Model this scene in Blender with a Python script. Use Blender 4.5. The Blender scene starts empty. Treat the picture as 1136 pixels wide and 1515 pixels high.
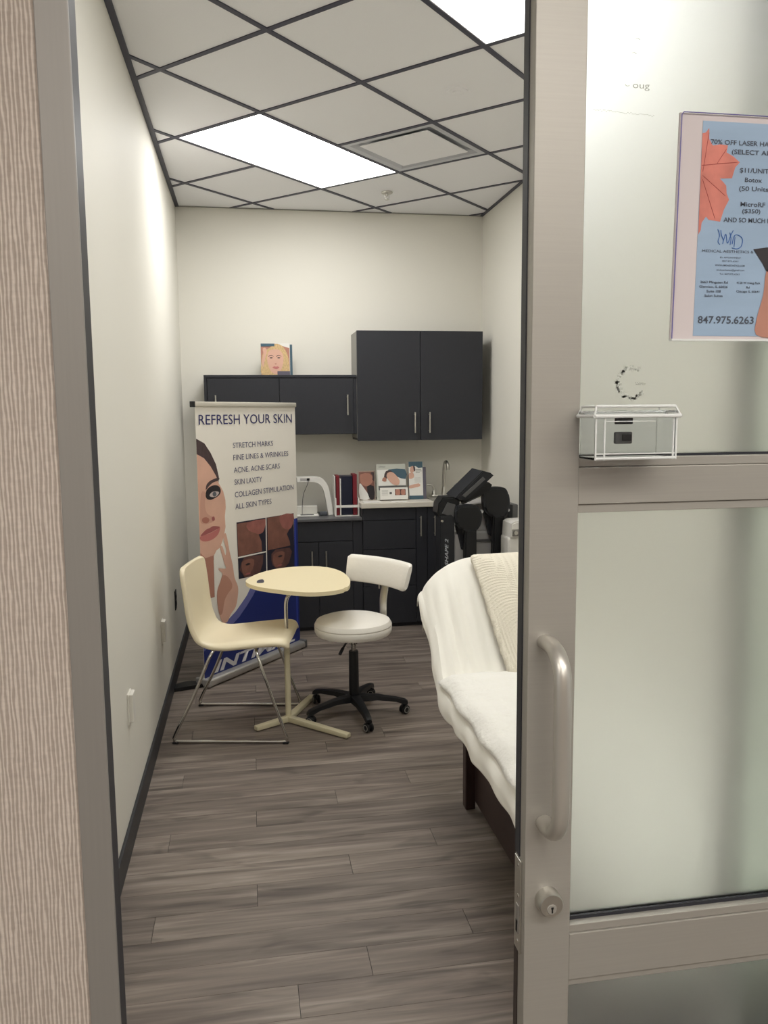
import bpy, bmesh, math, random
from mathutils import Vector, Matrix
from mathutils.geometry import tessellate_polygon
random.seed(7)
C = bpy.context.scene.collection
S = bpy.context.scene
PI = math.pi

# ------------------------------------------------------------------ camera
CAMH = 1.5316
cam = bpy.data.cameras.new('camera'); camo = bpy.data.objects.new('camera', cam); C.objects.link(camo)
S.camera = camo
YAW, PITCH, ROLL = 0.1656, 0.1207, -0.0087
cam.sensor_fit = 'VERTICAL'; cam.sensor_height = 36.0; cam.lens = 1199.0 / 1515.0 * 36.0
cam.clip_start = 0.02; cam.clip_end = 60
_f = Vector((math.sin(YAW)*math.cos(PITCH), math.cos(YAW)*math.cos(PITCH), -math.sin(PITCH)))
_r = Vector((math.cos(YAW), -math.sin(YAW), 0)); _u = _r.cross(_f)
_r2 = _r*math.cos(ROLL) + _u*math.sin(ROLL); _u2 = -_r*math.sin(ROLL) + _u*math.cos(ROLL)
m = Matrix((_r2, _u2, -_f)).transposed().to_4x4(); m.translation = Vector((0, 0, CAMH))
camo.matrix_world = m

# ------------------------------------------------------------------ world and light levels
W = bpy.data.worlds.new('world'); S.world = W; W.use_nodes = True
W.node_tree.nodes['Background'].inputs[0].default_value = (0.80, 0.78, 0.74, 1)
W.node_tree.nodes['Background'].inputs[1].default_value = 0.35
PANEL = 6.9          # radiance of the room's LED ceiling panels
HALL = 6.7           # radiance of the corridor panels added out of view
S.view_settings.view_transform = 'Standard'
S.view_settings.look = 'None'
S.view_settings.exposure = 0.92
S.view_settings.gamma = 1.0
S.view_settings.use_curve_mapping = False

# ------------------------------------------------------------------ helpers
def lin(c):
    return tuple((x/255/12.92 if x/255 <= 0.04045 else ((x/255+0.055)/1.055)**2.4) for x in c) + (1,)

def mat(name, rgb, rough=0.5, metal=0.0, noise=0.0, scale=20.0, stretch=(1, 1, 1), bump=0.0, bscale=None, spec=0.5,
        emit=None, trans=0.0, ior=1.45, rand=0.0, coat=0.0, sheen=0.0, linear=False, bstretch=None, detail=4):
    M = bpy.data.materials.new(name); M.use_nodes = True
    nt = M.node_tree; N = nt.nodes; L = nt.links; b = N['Principled BSDF']
    col = rgb if linear else lin(rgb)
    if len(col) == 3: col = tuple(col)+(1,)
    b.inputs['Base Color'].default_value = col
    b.inputs['Roughness'].default_value = rough; b.inputs['Metallic'].default_value = metal
    b.inputs['Specular IOR Level'].default_value = spec
    b.inputs['IOR'].default_value = ior
    b.inputs['Transmission Weight'].default_value = trans
    b.inputs['Coat Weight'].default_value = coat
    b.inputs['Sheen Weight'].default_value = sheen
    if emit:
        b.inputs['Emission Color'].default_value = tuple(emit[0])+(1,); b.inputs['Emission Strength'].default_value = emit[1]
    if noise or bump or rand:
        tc = N.new('ShaderNodeTexCoord')
        def mapped(st):
            mp = N.new('ShaderNodeMapping'); mp.inputs['Scale'].default_value = st; L.new(tc.outputs['Object'], mp.inputs[0]); return mp
    if noise:
        nz = N.new('ShaderNodeTexNoise'); nz.inputs['Scale'].default_value = scale; nz.inputs['Detail'].default_value = detail
        L.new(mapped(stretch).outputs[0], nz.inputs[0])
        mx = N.new('ShaderNodeMix'); mx.data_type = 'RGBA'; mx.blend_type = 'MIX'
        mx.inputs[6].default_value = tuple(c*(1-noise) for c in col[:3])+(1,)
        mx.inputs[7].default_value = tuple(min(1, c*(1+noise)) for c in col[:3])+(1,)
        rp = N.new('ShaderNodeMapRange'); rp.inputs[1].default_value = 0.3; rp.inputs[2].default_value = 0.7
        L.new(nz.outputs[0], rp.inputs[0]); L.new(rp.outputs[0], mx.inputs[0]); L.new(mx.outputs[2], b.inputs['Base Color'])
    if bump:
        nb = N.new('ShaderNodeTexNoise'); nb.inputs['Scale'].default_value = bscale or scale; nb.inputs['Detail'].default_value = 3
        L.new(mapped(bstretch or stretch).outputs[0], nb.inputs[0])
        bp = N.new('ShaderNodeBump'); bp.inputs['Strength'].default_value = bump; bp.inputs['Distance'].default_value = 0.01
        L.new(nb.outputs[0], bp.inputs['Height']); L.new(bp.outputs[0], b.inputs['Normal'])
    return M

def finish(bm, name, material, parent=None, smooth=False, loc=None, rotz=None):
    bmesh.ops.recalc_face_normals(bm, faces=bm.faces)
    me = bpy.data.meshes.new(name); bm.to_mesh(me); bm.free()
    me.materials.append(material)
    if smooth:
        me.polygons.foreach_set('use_smooth', [True]*len(me.polygons))
        try: me.set_sharp_from_angle(angle=math.radians(38))
        except Exception: pass
    o = bpy.data.objects.new(name, me); C.objects.link(o)
    if parent: o.parent = parent
    if loc is not None: o.location = loc
    if rotz is not None: o.rotation_euler = (0, 0, rotz)
    return o

def thing(name, label, cat, loc=(0, 0, 0), rotz=0, group=None):
    o = bpy.data.objects.new(name, None); C.objects.link(o); o.empty_display_size = 0.1
    o.location = loc; o.rotation_euler = (0, 0, rotz); o['label'] = label; o['category'] = cat
    if group: o['group'] = group
    return o

def tag(o, label, cat, group=None):
    o['label'] = label; o['category'] = cat
    if group: o['group'] = group
    return o

def struct(o, label=None, cat=None):
    o['kind'] = 'structure'
    if label: o['label'] = label
    if cat: o['category'] = cat
    return o

def box(bm, a, b, bev=0.0, seg=2, M=None):
    a, b = [min(x, y) for x, y in zip(a, b)], [max(x, y) for x, y in zip(a, b)]
    r = bmesh.ops.create_cube(bm, size=1.0); vs = r['verts']
    for v in vs: v.co = Vector([(a[i]+b[i])/2 + v.co[i]*(b[i]-a[i]) for i in range(3)])
    if bev:
        es = list({e for v in vs for e in v.link_edges})
        r2 = bmesh.ops.bevel(bm, geom=es, offset=bev, segments=seg, affect='EDGES', profile=0.5)
        vs = list({v for f in r2['faces'] for v in f.verts} | {v for v in vs if v.is_valid})
    if M is not None:
        for v in vs: v.co = M @ v.co
    return vs

def B(a, b, bev=0.0, seg=2, M=None):
    bm = bmesh.new(); box(bm, a, b, bev, seg, M); return bm

def catmull(pts, n=6, closed=False):
    P = [Vector(p) for p in pts]; out = []; k = len(P)
    rng = range(k) if closed else range(k-1)
    for i in rng:
        if closed: p0, p1, p2, p3 = P[i-1], P[i], P[(i+1) % k], P[(i+2) % k]
        else: p0, p1, p2, p3 = P[max(i-1, 0)], P[i], P[i+1], P[min(i+2, k-1)]
        for j in range(n):
            t = j/n
            out.append(0.5*((2*p1)+(-p0+p2)*t+(2*p0-5*p1+4*p2-p3)*t*t+(-p0+3*p1-3*p2+p3)*t**3))
    if not closed: out.append(P[-1])
    return out

def tube(bm, pts, r, seg=12, caps=True, flat=1.0):
    P = [Vector(p) for p in pts]; n = len(P)
    rs = r if isinstance(r, (list, tuple)) else [r]*n
    t = (P[1]-P[0]).normalized(); up = Vector((0, 0, 1)) if abs(t.z) < 0.9 else Vector((1, 0, 0))
    a = t.cross(up).normalized(); rings = []
    for i in range(n):
        d = ((P[min(i+1, n-1)]-P[i]).normalized() + (P[i]-P[max(i-1, 0)]).normalized())
        d = d.normalized() if d.length > 1e-6 else t
        a = (a - d*a.dot(d)).normalized(); b = d.cross(a)
        rings.append([bm.verts.new(P[i]+a*math.cos(2*PI*k/seg)*rs[i]+b*math.sin(2*PI*k/seg)*rs[i]*flat) for k in range(seg)])
    for i in range(n-1):
        for k in range(seg): bm.faces.new((rings[i][k], rings[i][(k+1) % seg], rings[i+1][(k+1) % seg], rings[i+1][k]))
    if caps: bm.faces.new(rings[0][::-1]); bm.faces.new(rings[-1])

def T(pts, r, seg=12, flat=1.0):
    bm = bmesh.new(); tube(bm, pts, r, seg, True, flat); return bm

def lathe(prof, c=(0, 0, 0), seg=32, axis='z'):
    bm = bmesh.new(); rings = []
    for r, z in prof:
        if r < 1e-6:
            rings.append([bm.verts.new((0, 0, z))])
        else: rings.append([bm.verts.new((r*math.cos(2*PI*k/seg), r*math.sin(2*PI*k/seg), z)) for k in range(seg)])
    for i in range(len(rings)-1):
        A, D = rings[i], rings[i+1]
        for k in range(seg):
            a0, a1 = A[k % len(A)], A[(k+1) % len(A)]; d0, d1 = D[k % len(D)], D[(k+1) % len(D)]
            f = []
            for v in (a0, a1, d1, d0):
                if v not in f: f.append(v)
            if len(f) > 2: bm.faces.new(f)
    for v in bm.verts:
        x, y, z = v.co
        if axis == 'y': v.co = Vector((x, z, -y))
        elif axis == 'x': v.co = Vector((z, y, x))
        v.co += Vector(c)
    return bm

def prism(poly, y0, y1, bev=0.0, plane='xz'):
    """closed outline in the xz (or xy) plane given a thickness along the remaining axis"""
    bm = bmesh.new()
    mk = (lambda p, h: (p[0], h, p[1])) if plane == 'xz' else (lambda p, h: (p[0], p[1], h))
    A = [bm.verts.new(mk(p, y0)) for p in poly]; D = [bm.verts.new(mk(p, y1)) for p in poly]; n = len(poly)
    fa = bm.faces.new(A); fd = bm.faces.new(D[::-1])
    for i in range(n): bm.faces.new((A[i], D[i], D[(i+1) % n], A[(i+1) % n]))
    if bev:
        es = list(set(fa.edges) | set(fd.edges))
        bmesh.ops.bevel(bm, geom=es, offset=bev, segments=2, affect='EDGES')
    ng = [f for f in bm.faces if len(f.verts) > 4]
    bmesh.ops.triangulate(bm, faces=ng, ngon_method='EAR_CLIP')
    return bm

def flat_print(name, poly, material, parent, y, smooth=0, th=0.0003):
    """ink on a printed sheet: outline in the sheet's own xz plane"""
    if smooth: poly = [(p.x, p.y) for p in catmull([(a, b, 0) for a, b in poly], smooth, True)]
    bm = bmesh.new(); vs = [bm.verts.new((p[0], y, p[1])) for p in poly]
    for tri in tessellate_polygon([[Vector((p[0], p[1], 0)) for p in poly]]):
        try: bm.faces.new([vs[k] for k in tri])
        except ValueError: pass
    o = finish(bm, name, material, parent)
    return o

def text_mesh(body, bold=0.0, shear=0.0, spacing=1.0):
    cu = bpy.data.curves.new('lettering', 'FONT'); cu.body = body; cu.resolution_u = 3; cu.offset = bold; cu.shear = shear
    cu.space_character = spacing; cu.align_x = 'LEFT'
    o = bpy.data.objects.new('lettering', cu); C.objects.link(o)
    bpy.context.view_layer.update()
    me = bpy.data.meshes.new_from_object(o.evaluated_get(bpy.context.evaluated_depsgraph_get()))
    bpy.data.objects.remove(o); bpy.data.curves.remove(cu)
    return me

def lettering(body, x0, z0, w, hcap, material, parent, y, bold=0.0, shear=0.0, dz=0.0, name='lettering', caps=True):
    me = text_mesh(body, bold, shear)
    xs = [v.co.x for v in me.vertices]; ys = [v.co.y for v in me.vertices]
    x_min, x_max = min(xs), max(xs); top = 0.729
    for v in me.vertices:
        u = (v.co.x-x_min)/(x_max-x_min)
        v.co = Vector((x0+u*w, y, z0+v.co.y/top*hcap+u*dz))
    me.materials.append(material)
    o = bpy.data.objects.new(name, me); C.objects.link(o); o.parent = parent
    return o

def grid_mesh(nu, nv, fn, closed=False):
    bm = bmesh.new(); V = [[bm.verts.new(fn(i/(nu-1), j/(nv-1))) for j in range(nv)] for i in range(nu)]
    for i in range(nu-1):
        for j in range(nv-1): bm.faces.new((V[i][j], V[i+1][j], V[i+1][j+1], V[i][j+1]))
    return bm

def clip(poly, x0, x1, y0, y1):
    def cut(P, ax, lim, keep_less):
        out = []
        for i in range(len(P)):
            a, b = P[i-1], P[i]
            ia = (a[ax] <= lim) if keep_less else (a[ax] >= lim); ib = (b[ax] <= lim) if keep_less else (b[ax] >= lim)
            if ia != ib:
                t = (lim-a[ax])/(b[ax]-a[ax]); out.append((a[0]+(b[0]-a[0])*t, a[1]+(b[1]-a[1])*t))
            if ib: out.append(b)
        return out
    for ax, lim, k in ((0, x0, False), (0, x1, True), (1, y0, False), (1, y1, True)):
        if len(poly) < 3: return []
        poly = cut(poly, ax, lim, k)
    return poly if len(poly) > 2 else []

def area(P): return abs(sum(P[i-1][0]*P[i][1]-P[i][0]*P[i-1][1] for i in range(len(P))))/2

# ------------------------------------------------------------------ materials
M_wall = mat('wall_paint', (229, 226, 216), 0.6, bump=0.05, bscale=180, spec=0.18)
M_ceil = mat('ceiling_tile', (246, 246, 248), 0.9, noise=0.02, scale=300)
M_bar = mat('grid_charcoal', (68, 68, 82), 0.5)
M_base = mat('baseboard_rubber', (44, 46, 50), 0.45)
M_cab = mat('cabinet_laminate', (48, 49, 54), 0.45, noise=0.05, scale=30, stretch=(6, 6, 1), spec=0.35)
M_side = mat('cabinet_side', (150, 148, 142), 0.5)
M_gap = mat('shadow_gap', (14, 14, 15), 0.8)
M_counter = mat('counter_laminate', (214, 208, 195), 0.35)
M_steel = mat('brushed_steel', (200, 198, 192), 0.3, 1.0)
M_chrome = mat('chrome', (205, 203, 198), 0.12, 1.0)
M_alu = mat('clear_anodised_aluminium', (168, 164, 156), 0.42, 0.4, noise=0.02, scale=8, stretch=(1, 1, 60), bump=0.0)
M_alu_dark = mat('jamb_aluminium', (148, 144, 139), 0.45, 0.4, noise=0.02, scale=8, stretch=(30, 30, 1))
M_gasket = mat('rubber_gasket', (36, 37, 44), 0.5)
M_black = mat('black_plastic', (22, 23, 26), 0.42)
M_black2 = mat('black_vinyl', (32, 34, 39), 0.5)
M_dgrey = mat('dark_grey_plastic', (92, 92, 92), 0.5)
M_cream = mat('cream_shell', (238, 226, 196), 0.38)
M_creamtop = mat('cream_tabletop', (244, 230, 192), 0.35)
M_creamleg = mat('cream_paint', (212, 203, 172), 0.4)
M_vinyl = mat('white_vinyl', (243, 239, 230), 0.36, bump=0.08, bscale=60)
M_white = mat('white_plastic', (232, 230, 224), 0.35)
M_plate = mat('outlet_plate', (226, 223, 214), 0.4)
M_sheet = mat('cotton_sheet', (250, 247, 238), 0.85, bump=0.12, bscale=28, bstretch=(1, 1, 0.3), sheen=0.2)
M_fleece = mat('fleece', (248, 246, 239), 0.95, bump=0.6, bscale=42, sheen=0.4)
M_knit = mat('knit_cotton', (236, 229, 212), 0.95, bump=0.2, bscale=160)
M_wood = mat('espresso_wood', (58, 42, 40), 0.45, noise=0.15, scale=8, stretch=(8, 1, 1))
M_banner = mat('banner_film', (236, 231, 221), 0.5)
M_ink = mat('ink_navy', (46, 46, 100), 0.6)
M_ink2 = mat('ink_grey_blue', (88, 88, 118), 0.6)
M_navy = mat('print_navy', (30, 44, 112), 0.45)
M_blue = mat('print_blue', (52, 66, 160), 0.45)
M_peri = mat('print_periwinkle', (104, 108, 165), 0.45)
M_skin = mat('print_skin', (216, 172, 152), 0.5, noise=0.06, scale=7)
M_skin_sh = mat('print_skin_brown', (178, 126, 108), 0.5, noise=0.08, scale=9)
M_hair = mat('print_hair', (74, 58, 60), 0.5, noise=0.25, scale=30, stretch=(4, 1, 1))
M_lip = mat('print_lip', (190, 116, 112), 0.5)
M_lip2 = mat('print_lip_dark', (160, 92, 92), 0.5)
M_lash = mat('print_lash', (40, 34, 38), 0.5)
M_eyew = mat('print_eyewhite', (196, 182, 178), 0.5)
M_iris = mat('print_iris', (88, 92, 100), 0.5)
M_photo = mat('print_photo_dark', (38, 36, 52), 0.5, noise=0.2, scale=12)
M_face2 = mat('print_face_brown', (130, 88, 76), 0.5, noise=0.18, scale=16)
M_face3 = mat('print_face_red', (156, 98, 90), 0.5, noise=0.15, scale=18)
M_face4 = mat('print_face_dark', (96, 66, 62), 0.5, noise=0.2, scale=20)
M_paperwhite = mat('paper_white', (232, 230, 224), 0.6)
M_grey = mat('console_grey', (176, 174, 172), 0.4)
M_red = mat('folder_red', (120, 34, 44), 0.4)
M_bluefold = mat('folder_navy', (24, 28, 48), 0.4)
M_blond = mat('print_blond', (206, 176, 128), 0.5, noise=0.22, scale=60, stretch=(3, 1, 1))
M_teal = mat('print_teal', (72, 98, 112), 0.5)
M_acr = mat('clear_acrylic', (240, 242, 244), 0.04, trans=1.0, ior=1.3)
M_acredge = mat('acrylic_edge', (120, 112, 168), 0.2)
M_acrrim = mat('acrylic_rim', (240, 242, 240), 0.15, trans=0.15)
M_frost = mat('frosted_glass', (240, 243, 240), 0.74, trans=1.0, ior=1.28, spec=0.5)
M_frostg = mat('green_frosted_glass', (232, 240, 235), 0.6, trans=1.0, ior=1.22)
M_poster = mat('poster_blue', (150, 172, 196), 0.6, noise=0.06, scale=5, stretch=(1, 1, 6))
M_pmargin = mat('poster_margin', (206, 196, 196), 0.6)
M_leaf = mat('print_leaf', (202, 122, 108), 0.6, noise=0.22, scale=22)
M_leafv = mat('print_leaf_vein', (176, 84, 82), 0.6)
M_logo = mat('print_logo_blue', (66, 110, 176), 0.6)
M_pink = mat('ink_slate', (74, 80, 92), 0.6)
M_smudge = mat('adhesive_smudge', (196, 198, 190), 0.7)
M_lens = mat('led_diffuser', (255, 255, 255), 0.5, emit=((1.0, 0.992, 0.98), PANEL))
M_lens2 = mat('led_diffuser_near', (255, 255, 255), 0.5, emit=((1.0, 0.992, 0.98), PANEL*0.75))
M_hall = mat('hall_fill_diffuser', (255, 255, 255), 0.5, emit=((1.0, 0.96, 0.90), HALL))
M_trimw = mat('white_metal', (214, 214, 214), 0.4)
M_carpet = mat('hall_floor', (120, 112, 104), 0.8, noise=0.2, scale=80)

def plank_material():
    M = bpy.data.materials.new('vinyl_plank'); M.use_nodes = True
    nt = M.node_tree; N = nt.nodes; L = nt.links; b = N['Principled BSDF']
    tc = N.new('ShaderNodeTexCoord'); oi = N.new('ShaderNodeObjectInfo')
    off = N.new('ShaderNodeVectorMath'); off.operation = 'SCALE'; off.inputs[0].default_value = (37.0, 19.0, 5.0)
    L.new(oi.outputs['Random'], off.inputs[3])
    ad = N.new('ShaderNodeVectorMath'); ad.operation = 'ADD'; L.new(tc.outputs['Object'], ad.inputs[0]); L.new(off.outputs[0], ad.inputs[1])
    def nz(st, sc, det, dist=0.0):
        mp = N.new('ShaderNodeMapping'); mp.inputs['Scale'].default_value = st; L.new(ad.outputs[0], mp.inputs[0])
        n = N.new('ShaderNodeTexNoise'); n.inputs['Scale'].default_value = sc; n.inputs['Detail'].default_value = det
        n.inputs['Distortion'].default_value = dist; L.new(mp.outputs[0], n.inputs[0]); return n
    n1 = nz((0.8, 11, 1), 2.2, 5, 0.7); n2 = nz((2.5, 60, 1), 2.0, 3); n3 = nz((1.2, 5, 1), 2.2, 2, 1.2)
    r1 = N.new('ShaderNodeValToRGB'); e = r1.color_ramp.elements
    e[0].position = 0.30; e[0].color = lin((98, 88, 82)); e[1].position = 0.72; e[1].color = lin((156, 145, 135))
    x = r1.color_ramp.elements.new(0.52); x.color = lin((127, 116, 107))
    L.new(n1.outputs[0], r1.inputs[0])
    mr = N.new('ShaderNodeMapRange'); mr.inputs[1].default_value = 0.3; mr.inputs[2].default_value = 0.7
    mr.inputs[3].default_value = 0.91; mr.inputs[4].default_value = 1.08; L.new(n2.outputs[0], mr.inputs[0])
    mr3 = N.new('ShaderNodeMapRange'); mr3.inputs[1].default_value = 0.3; mr3.inputs[2].default_value = 0.42
    mr3.inputs[3].default_value = 0.66; mr3.inputs[4].default_value = 1.0; L.new(n3.outputs[0], mr3.inputs[0])
    mrr = N.new('ShaderNodeMapRange'); mrr.inputs[3].default_value = 0.86; mrr.inputs[4].default_value = 1.12; L.new(oi.outputs['Random'], mrr.inputs[0])
    m1 = N.new('ShaderNodeMath'); m1.operation = 'MULTIPLY'; L.new(mr.outputs[0], m1.inputs[0]); L.new(mrr.outputs[0], m1.inputs[1])
    m2 = N.new('ShaderNodeMath'); m2.operation = 'MULTIPLY'; L.new(m1.outputs[0], m2.inputs[0]); L.new(mr3.outputs[0], m2.inputs[1])
    sc = N.new('ShaderNodeVectorMath'); sc.operation = 'SCALE'; L.new(r1.outputs[0], sc.inputs[0]); L.new(m2.outputs[0], sc.inputs[3])
    L.new(sc.outputs[0], b.inputs['Base Color']); b.inputs['Roughness'].default_value = 0.48; b.inputs['Specular IOR Level'].default_value = 0.35
    bp = N.new('ShaderNodeBump'); bp.inputs['Strength'].default_value = 0.15; bp.inputs['Distance'].default_value = 0.002
    L.new(n2.outputs[0], bp.inputs['Height']); L.new(bp.outputs[0], b.inputs['Normal'])
    return M
M_plank = plank_material()

def paper_material():
    """vertical string wallcovering"""
    M = bpy.data.materials.new('string_wallcovering'); M.use_nodes = True
    nt = M.node_tree; N = nt.nodes; L = nt.links; b = N['Principled BSDF']
    tc = N.new('ShaderNodeTexCoord')
    def nz(st, sc, det, dist=0.0):
        mp = N.new('ShaderNodeMapping'); mp.inputs['Scale'].default_value = st; L.new(tc.outputs['Object'], mp.inputs[0])
        n = N.new('ShaderNodeTexNoise'); n.inputs['Scale'].default_value = sc; n.inputs['Detail'].default_value = det
        n.inputs['Distortion'].default_value = dist; L.new(mp.outputs[0], n.inputs[0]); return n
    mpw = N.new('ShaderNodeMapping'); mpw.inputs['Scale'].default_value = (60, 60, 9); L.new(tc.outputs['Object'], mpw.inputs[0])
    n1 = N.new('ShaderNodeTexWave'); n1.bands_direction = 'X'; n1.inputs['Scale'].default_value = 1.0; n1.inputs['Distortion'].default_value = 5.5
    n1.inputs['Detail'].default_value = 3.0; n1.inputs['Detail Scale'].default_value = 1.3; n1.inputs['Detail Roughness'].default_value = 0.65; L.new(mpw.outputs[0], n1.inputs[0])
    n2 = nz((90, 90, 240), 1.0, 3)
    mr = N.new('ShaderNodeMapRange'); mr.inputs[1].default_value = 0.25; mr.inputs[2].default_value = 0.95; L.new(n1.outputs[0], mr.inputs[0])
    mx = N.new('ShaderNodeMix'); mx.data_type = 'RGBA'; mx.inputs[6].default_value = lin((164, 151, 140)); mx.inputs[7].default_value = lin((202, 190, 179))
    L.new(mr.outputs[0], mx.inputs[0])
    m3 = N.new('ShaderNodeMapRange'); m3.inputs[1].default_value = 0.3; m3.inputs[2].default_value = 0.7; m3.inputs[3].default_value = 0.93; m3.inputs[4].default_value = 1.05
    L.new(n2.outputs[0], m3.inputs[0])
    sc = N.new('ShaderNodeVectorMath'); sc.operation = 'SCALE'; L.new(mx.outputs[2], sc.inputs[0]); L.new(m3.outputs[0], sc.inputs[3])
    L.new(sc.outputs[0], b.inputs['Base Color']); b.inputs['Roughness'].default_value = 0.8
    bp = N.new('ShaderNodeBump'); bp.inputs['Strength'].default_value = 0.35; bp.inputs['Distance'].default_value = 0.002
    L.new(n1.outputs[0], bp.inputs['Height']); L.new(bp.outputs[0], b.inputs['Normal'])
    return M
M_paper = paper_material()

# ------------------------------------------------------------------ room shell
XL, XR, YB, YF, HC = -0.454, 1.777, 6.05, 1.17, 2.9857
struct(finish(B((XL-0.12, YF-0.0, -0.1), (XL, YB+0.12, HC+0.15)), 'wall_left', M_wall))
struct(finish(B((XR, YF-0.0, -0.1), (XR+0.12, YB+0.12, HC+0.15)), 'wall_right', M_wall))
struct(finish(B((XL, YB, -0.1), (XR, YB+0.12, HC+0.15)), 'wall_back', M_wall))
# corridor side of the storefront wall
struct(finish(B((-3.0, 1.05, 0), (-0.2285, YF-0.012, 2.75)), 'wall_front', M_paper))
struct(finish(B((XL, YF-0.012, 0), (-0.2285, YF, HC)), 'wall_front_inner', M_wall))
struct(finish(B((-0.2283, 1.055, 2.2605), (3.2, YF, HC)), 'wall_header', M_wall))
struct(finish(B((1.62, 1.06, 0), (3.2, YF, 2.26)), 'wall_front_right', M_wall))
# corridor shell
struct(finish(B((-3.0, -3.0, -0.1), (3.2, 1.05, 0)), 'floor_corridor', M_carpet))
struct(finish(B((-3.0, -3.0, 2.75), (3.2, 1.05, 2.85)), 'ceiling_corridor', M_ceil))
struct(finish(B((-3.0, -3.1, 0), (3.2, -3.0, 2.75)), 'wall_corridor', M_paper))

floor = struct(finish(B((XL, 1.05, -0.1), (XR, YB, -0.0035)), 'floor', M_gap))
rw = 0.125; y_row0 = 2.473-rw/2-3*rw
joint = {3: 0.0, 0: 0.31, 1: 0.62, 2: -0.31}
pc = {}
for n in range(-8, 33):
    y0 = y_row0+n*rw; y1 = y0+rw
    if y1 < 1.1 or y0 > YB: continue
    y0 = max(y0, 1.06); y1 = min(y1, YB)
    off = joint[n % 4] + random.uniform(-0.012, 0.012)
    if n == -1: off = 0.093
    k0 = math.floor((XL-off)/1.24)
    for k in range(k0, k0+4):
        x0 = max(off+1.24*k, XL); x1 = min(off+1.24*(k+1), XR)
        if x1-x0 < 0.01: continue
        w, d = round(x1-x0-0.0016, 4), round(y1-y0-0.0012, 4)
        if (w, d) not in pc:
            bm = B((-w/2, -d/2, -0.003), (w/2, d/2, 0.0)); me = bpy.data.meshes.new('plank'); bm.to_mesh(me); bm.free(); me.materials.append(M_plank); pc[(w, d)] = me
        o = bpy.data.objects.new('plank', pc[(w, d)]); C.objects.link(o); o.parent = floor; o.location = ((x0+x1)/2, (y0+y1)/2, 0)

# baseboards
def baseboard(name, a, b):
    struct(finish(B(a, b, 0.003), name, M_base))
baseboard('baseboard_left', (XL, YF, 0), (XL+0.012, YB, 0.098))
baseboard('baseboard_right', (XR-0.012, YF, 0), (XR, YB-0.42, 0.098))

# ceiling: grid turned 45.8 degrees to the walls
ceil = struct(finish(B((XL, YF-0.0, HC+0.03), (XR, YB, HC+0.12)), 'ceiling', M_ceil))
ANG, GX, GY, CELL = 0.7988, 0.1169, 3.3133, 0.6096
gb = Vector((math.cos(ANG), math.sin(ANG))); ga = Vector((-math.sin(ANG), math.cos(ANG)))
def node(j, i): p = Vector((GX, GY))+CELL*(gb*j+ga*i); return (p.x, p.y)
def cellpoly(j0, j1, i0, i1, inset=0.0):
    e = inset/CELL; return [node(j0+e, i0+e), node(j1-e, i0+e), node(j1-e, i1-e), node(j0+e, i1-e)]
special = {(1, 1), (2, 1), (-1, -2), (0, -2), (2, 0)}
XC0, XC1, YC0, YC1 = XL+0.001, XR-0.001, YF+0.001, YB-0.001
for j in range(-6, 8):
    for i in range(-7, 6):
        if (j, i) in special: continue
        P = clip(cellpoly(j, j+1, i, i+1, 0.004), XC0, XC1, YC0, YC1)
        if len(P) < 3 or area(P) < 0.0005: continue
        finish(prism(P, HC+0.004, HC+0.02, plane='xy'), 'ceiling_tile', M_ceil, ceil)
bw = 0.0115
def bar(A, D, horizontal):
    d = Vector((D[0]-A[0], D[1]-A[1])).normalized(); nrm = Vector((-d.y, d.x))*bw
    P = clip([(A[0]-nrm.x, A[1]-nrm.y), (D[0]-nrm.x, D[1]-nrm.y), (D[0]+nrm.x, D[1]+nrm.y), (A[0]+nrm.x, A[1]+nrm.y)], XC0, XC1, YC0, YC1)
    if len(P) > 2: finish(prism(P, HC-0.001 if horizontal else HC-0.0005, HC+0.004, plane='xy'), 'grid_bar', M_bar, ceil)
for i in range(-7, 6): bar(node(-8, i), node(9, i), True)
def run(j, i0, i1): bar(node(j, i0), node(j, i1), False)
for j in range(-6, 8):
    if j == 2: run(j, -8, 1); run(j, 2, 7)           # the light panel interrupts the cross bars
    elif j == 0: run(j, -8, -2); run(j, -1, 7)
    else: run(j, -8, 7)
# perimeter angle
for nm, a, b in (('wall_angle', (XL, YC0, HC-0.003), (XL+0.026, YC1, HC+0.003)), ('wall_angle', (XR-0.022, YC0, HC-0.003), (XR, YC1, HC+0.003)),
                 ('wall_angle', (XL, YB-0.010, HC-0.003), (XR, YB, HC+0.003))):
    finish(B(a, b), nm, M_bar if b[1]-a[1] > 1 else M_side, ceil)

def led(j0, j1, i0, i1, label, lens=None):
    c = [sum(v)/4 for v in zip(*cellpoly(j0, j1, i0, i1))]
    t = thing('ceiling_light', label, 'ceiling light', (c[0], c[1], HC), ANG, 'flat LED ceiling panels')
    hx, hy = (j1-j0)*CELL/2-0.008, (i1-i0)*CELL/2-0.008
    bm = bmesh.new()
    for a, b in (((-hx, -hy), (hx, -hy+0.008)), ((-hx, hy-0.008), (hx, hy)), ((-hx, -hy+0.008), (-hx+0.008, hy-0.008)), ((hx-0.008, -hy+0.008), (hx, hy-0.008))):
        box(bm, (a[0], a[1], 0.0005), (b[0], b[1], 0.02))
    finish(bm, 'frame', M_trimw, t)
    finish(B((-hx+0.008, -hy+0.008, 0.003), (hx-0.008, hy-0.008, 0.018)), 'diffuser', lens or M_lens, t)
led(1, 3, 1, 2, 'bright LED ceiling panel in the middle of the ceiling, wholly in view')
led(-1, 1, -2, -1, 'bright LED ceiling panel nearer the door, cut off by the top edge', M_lens2)

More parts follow.
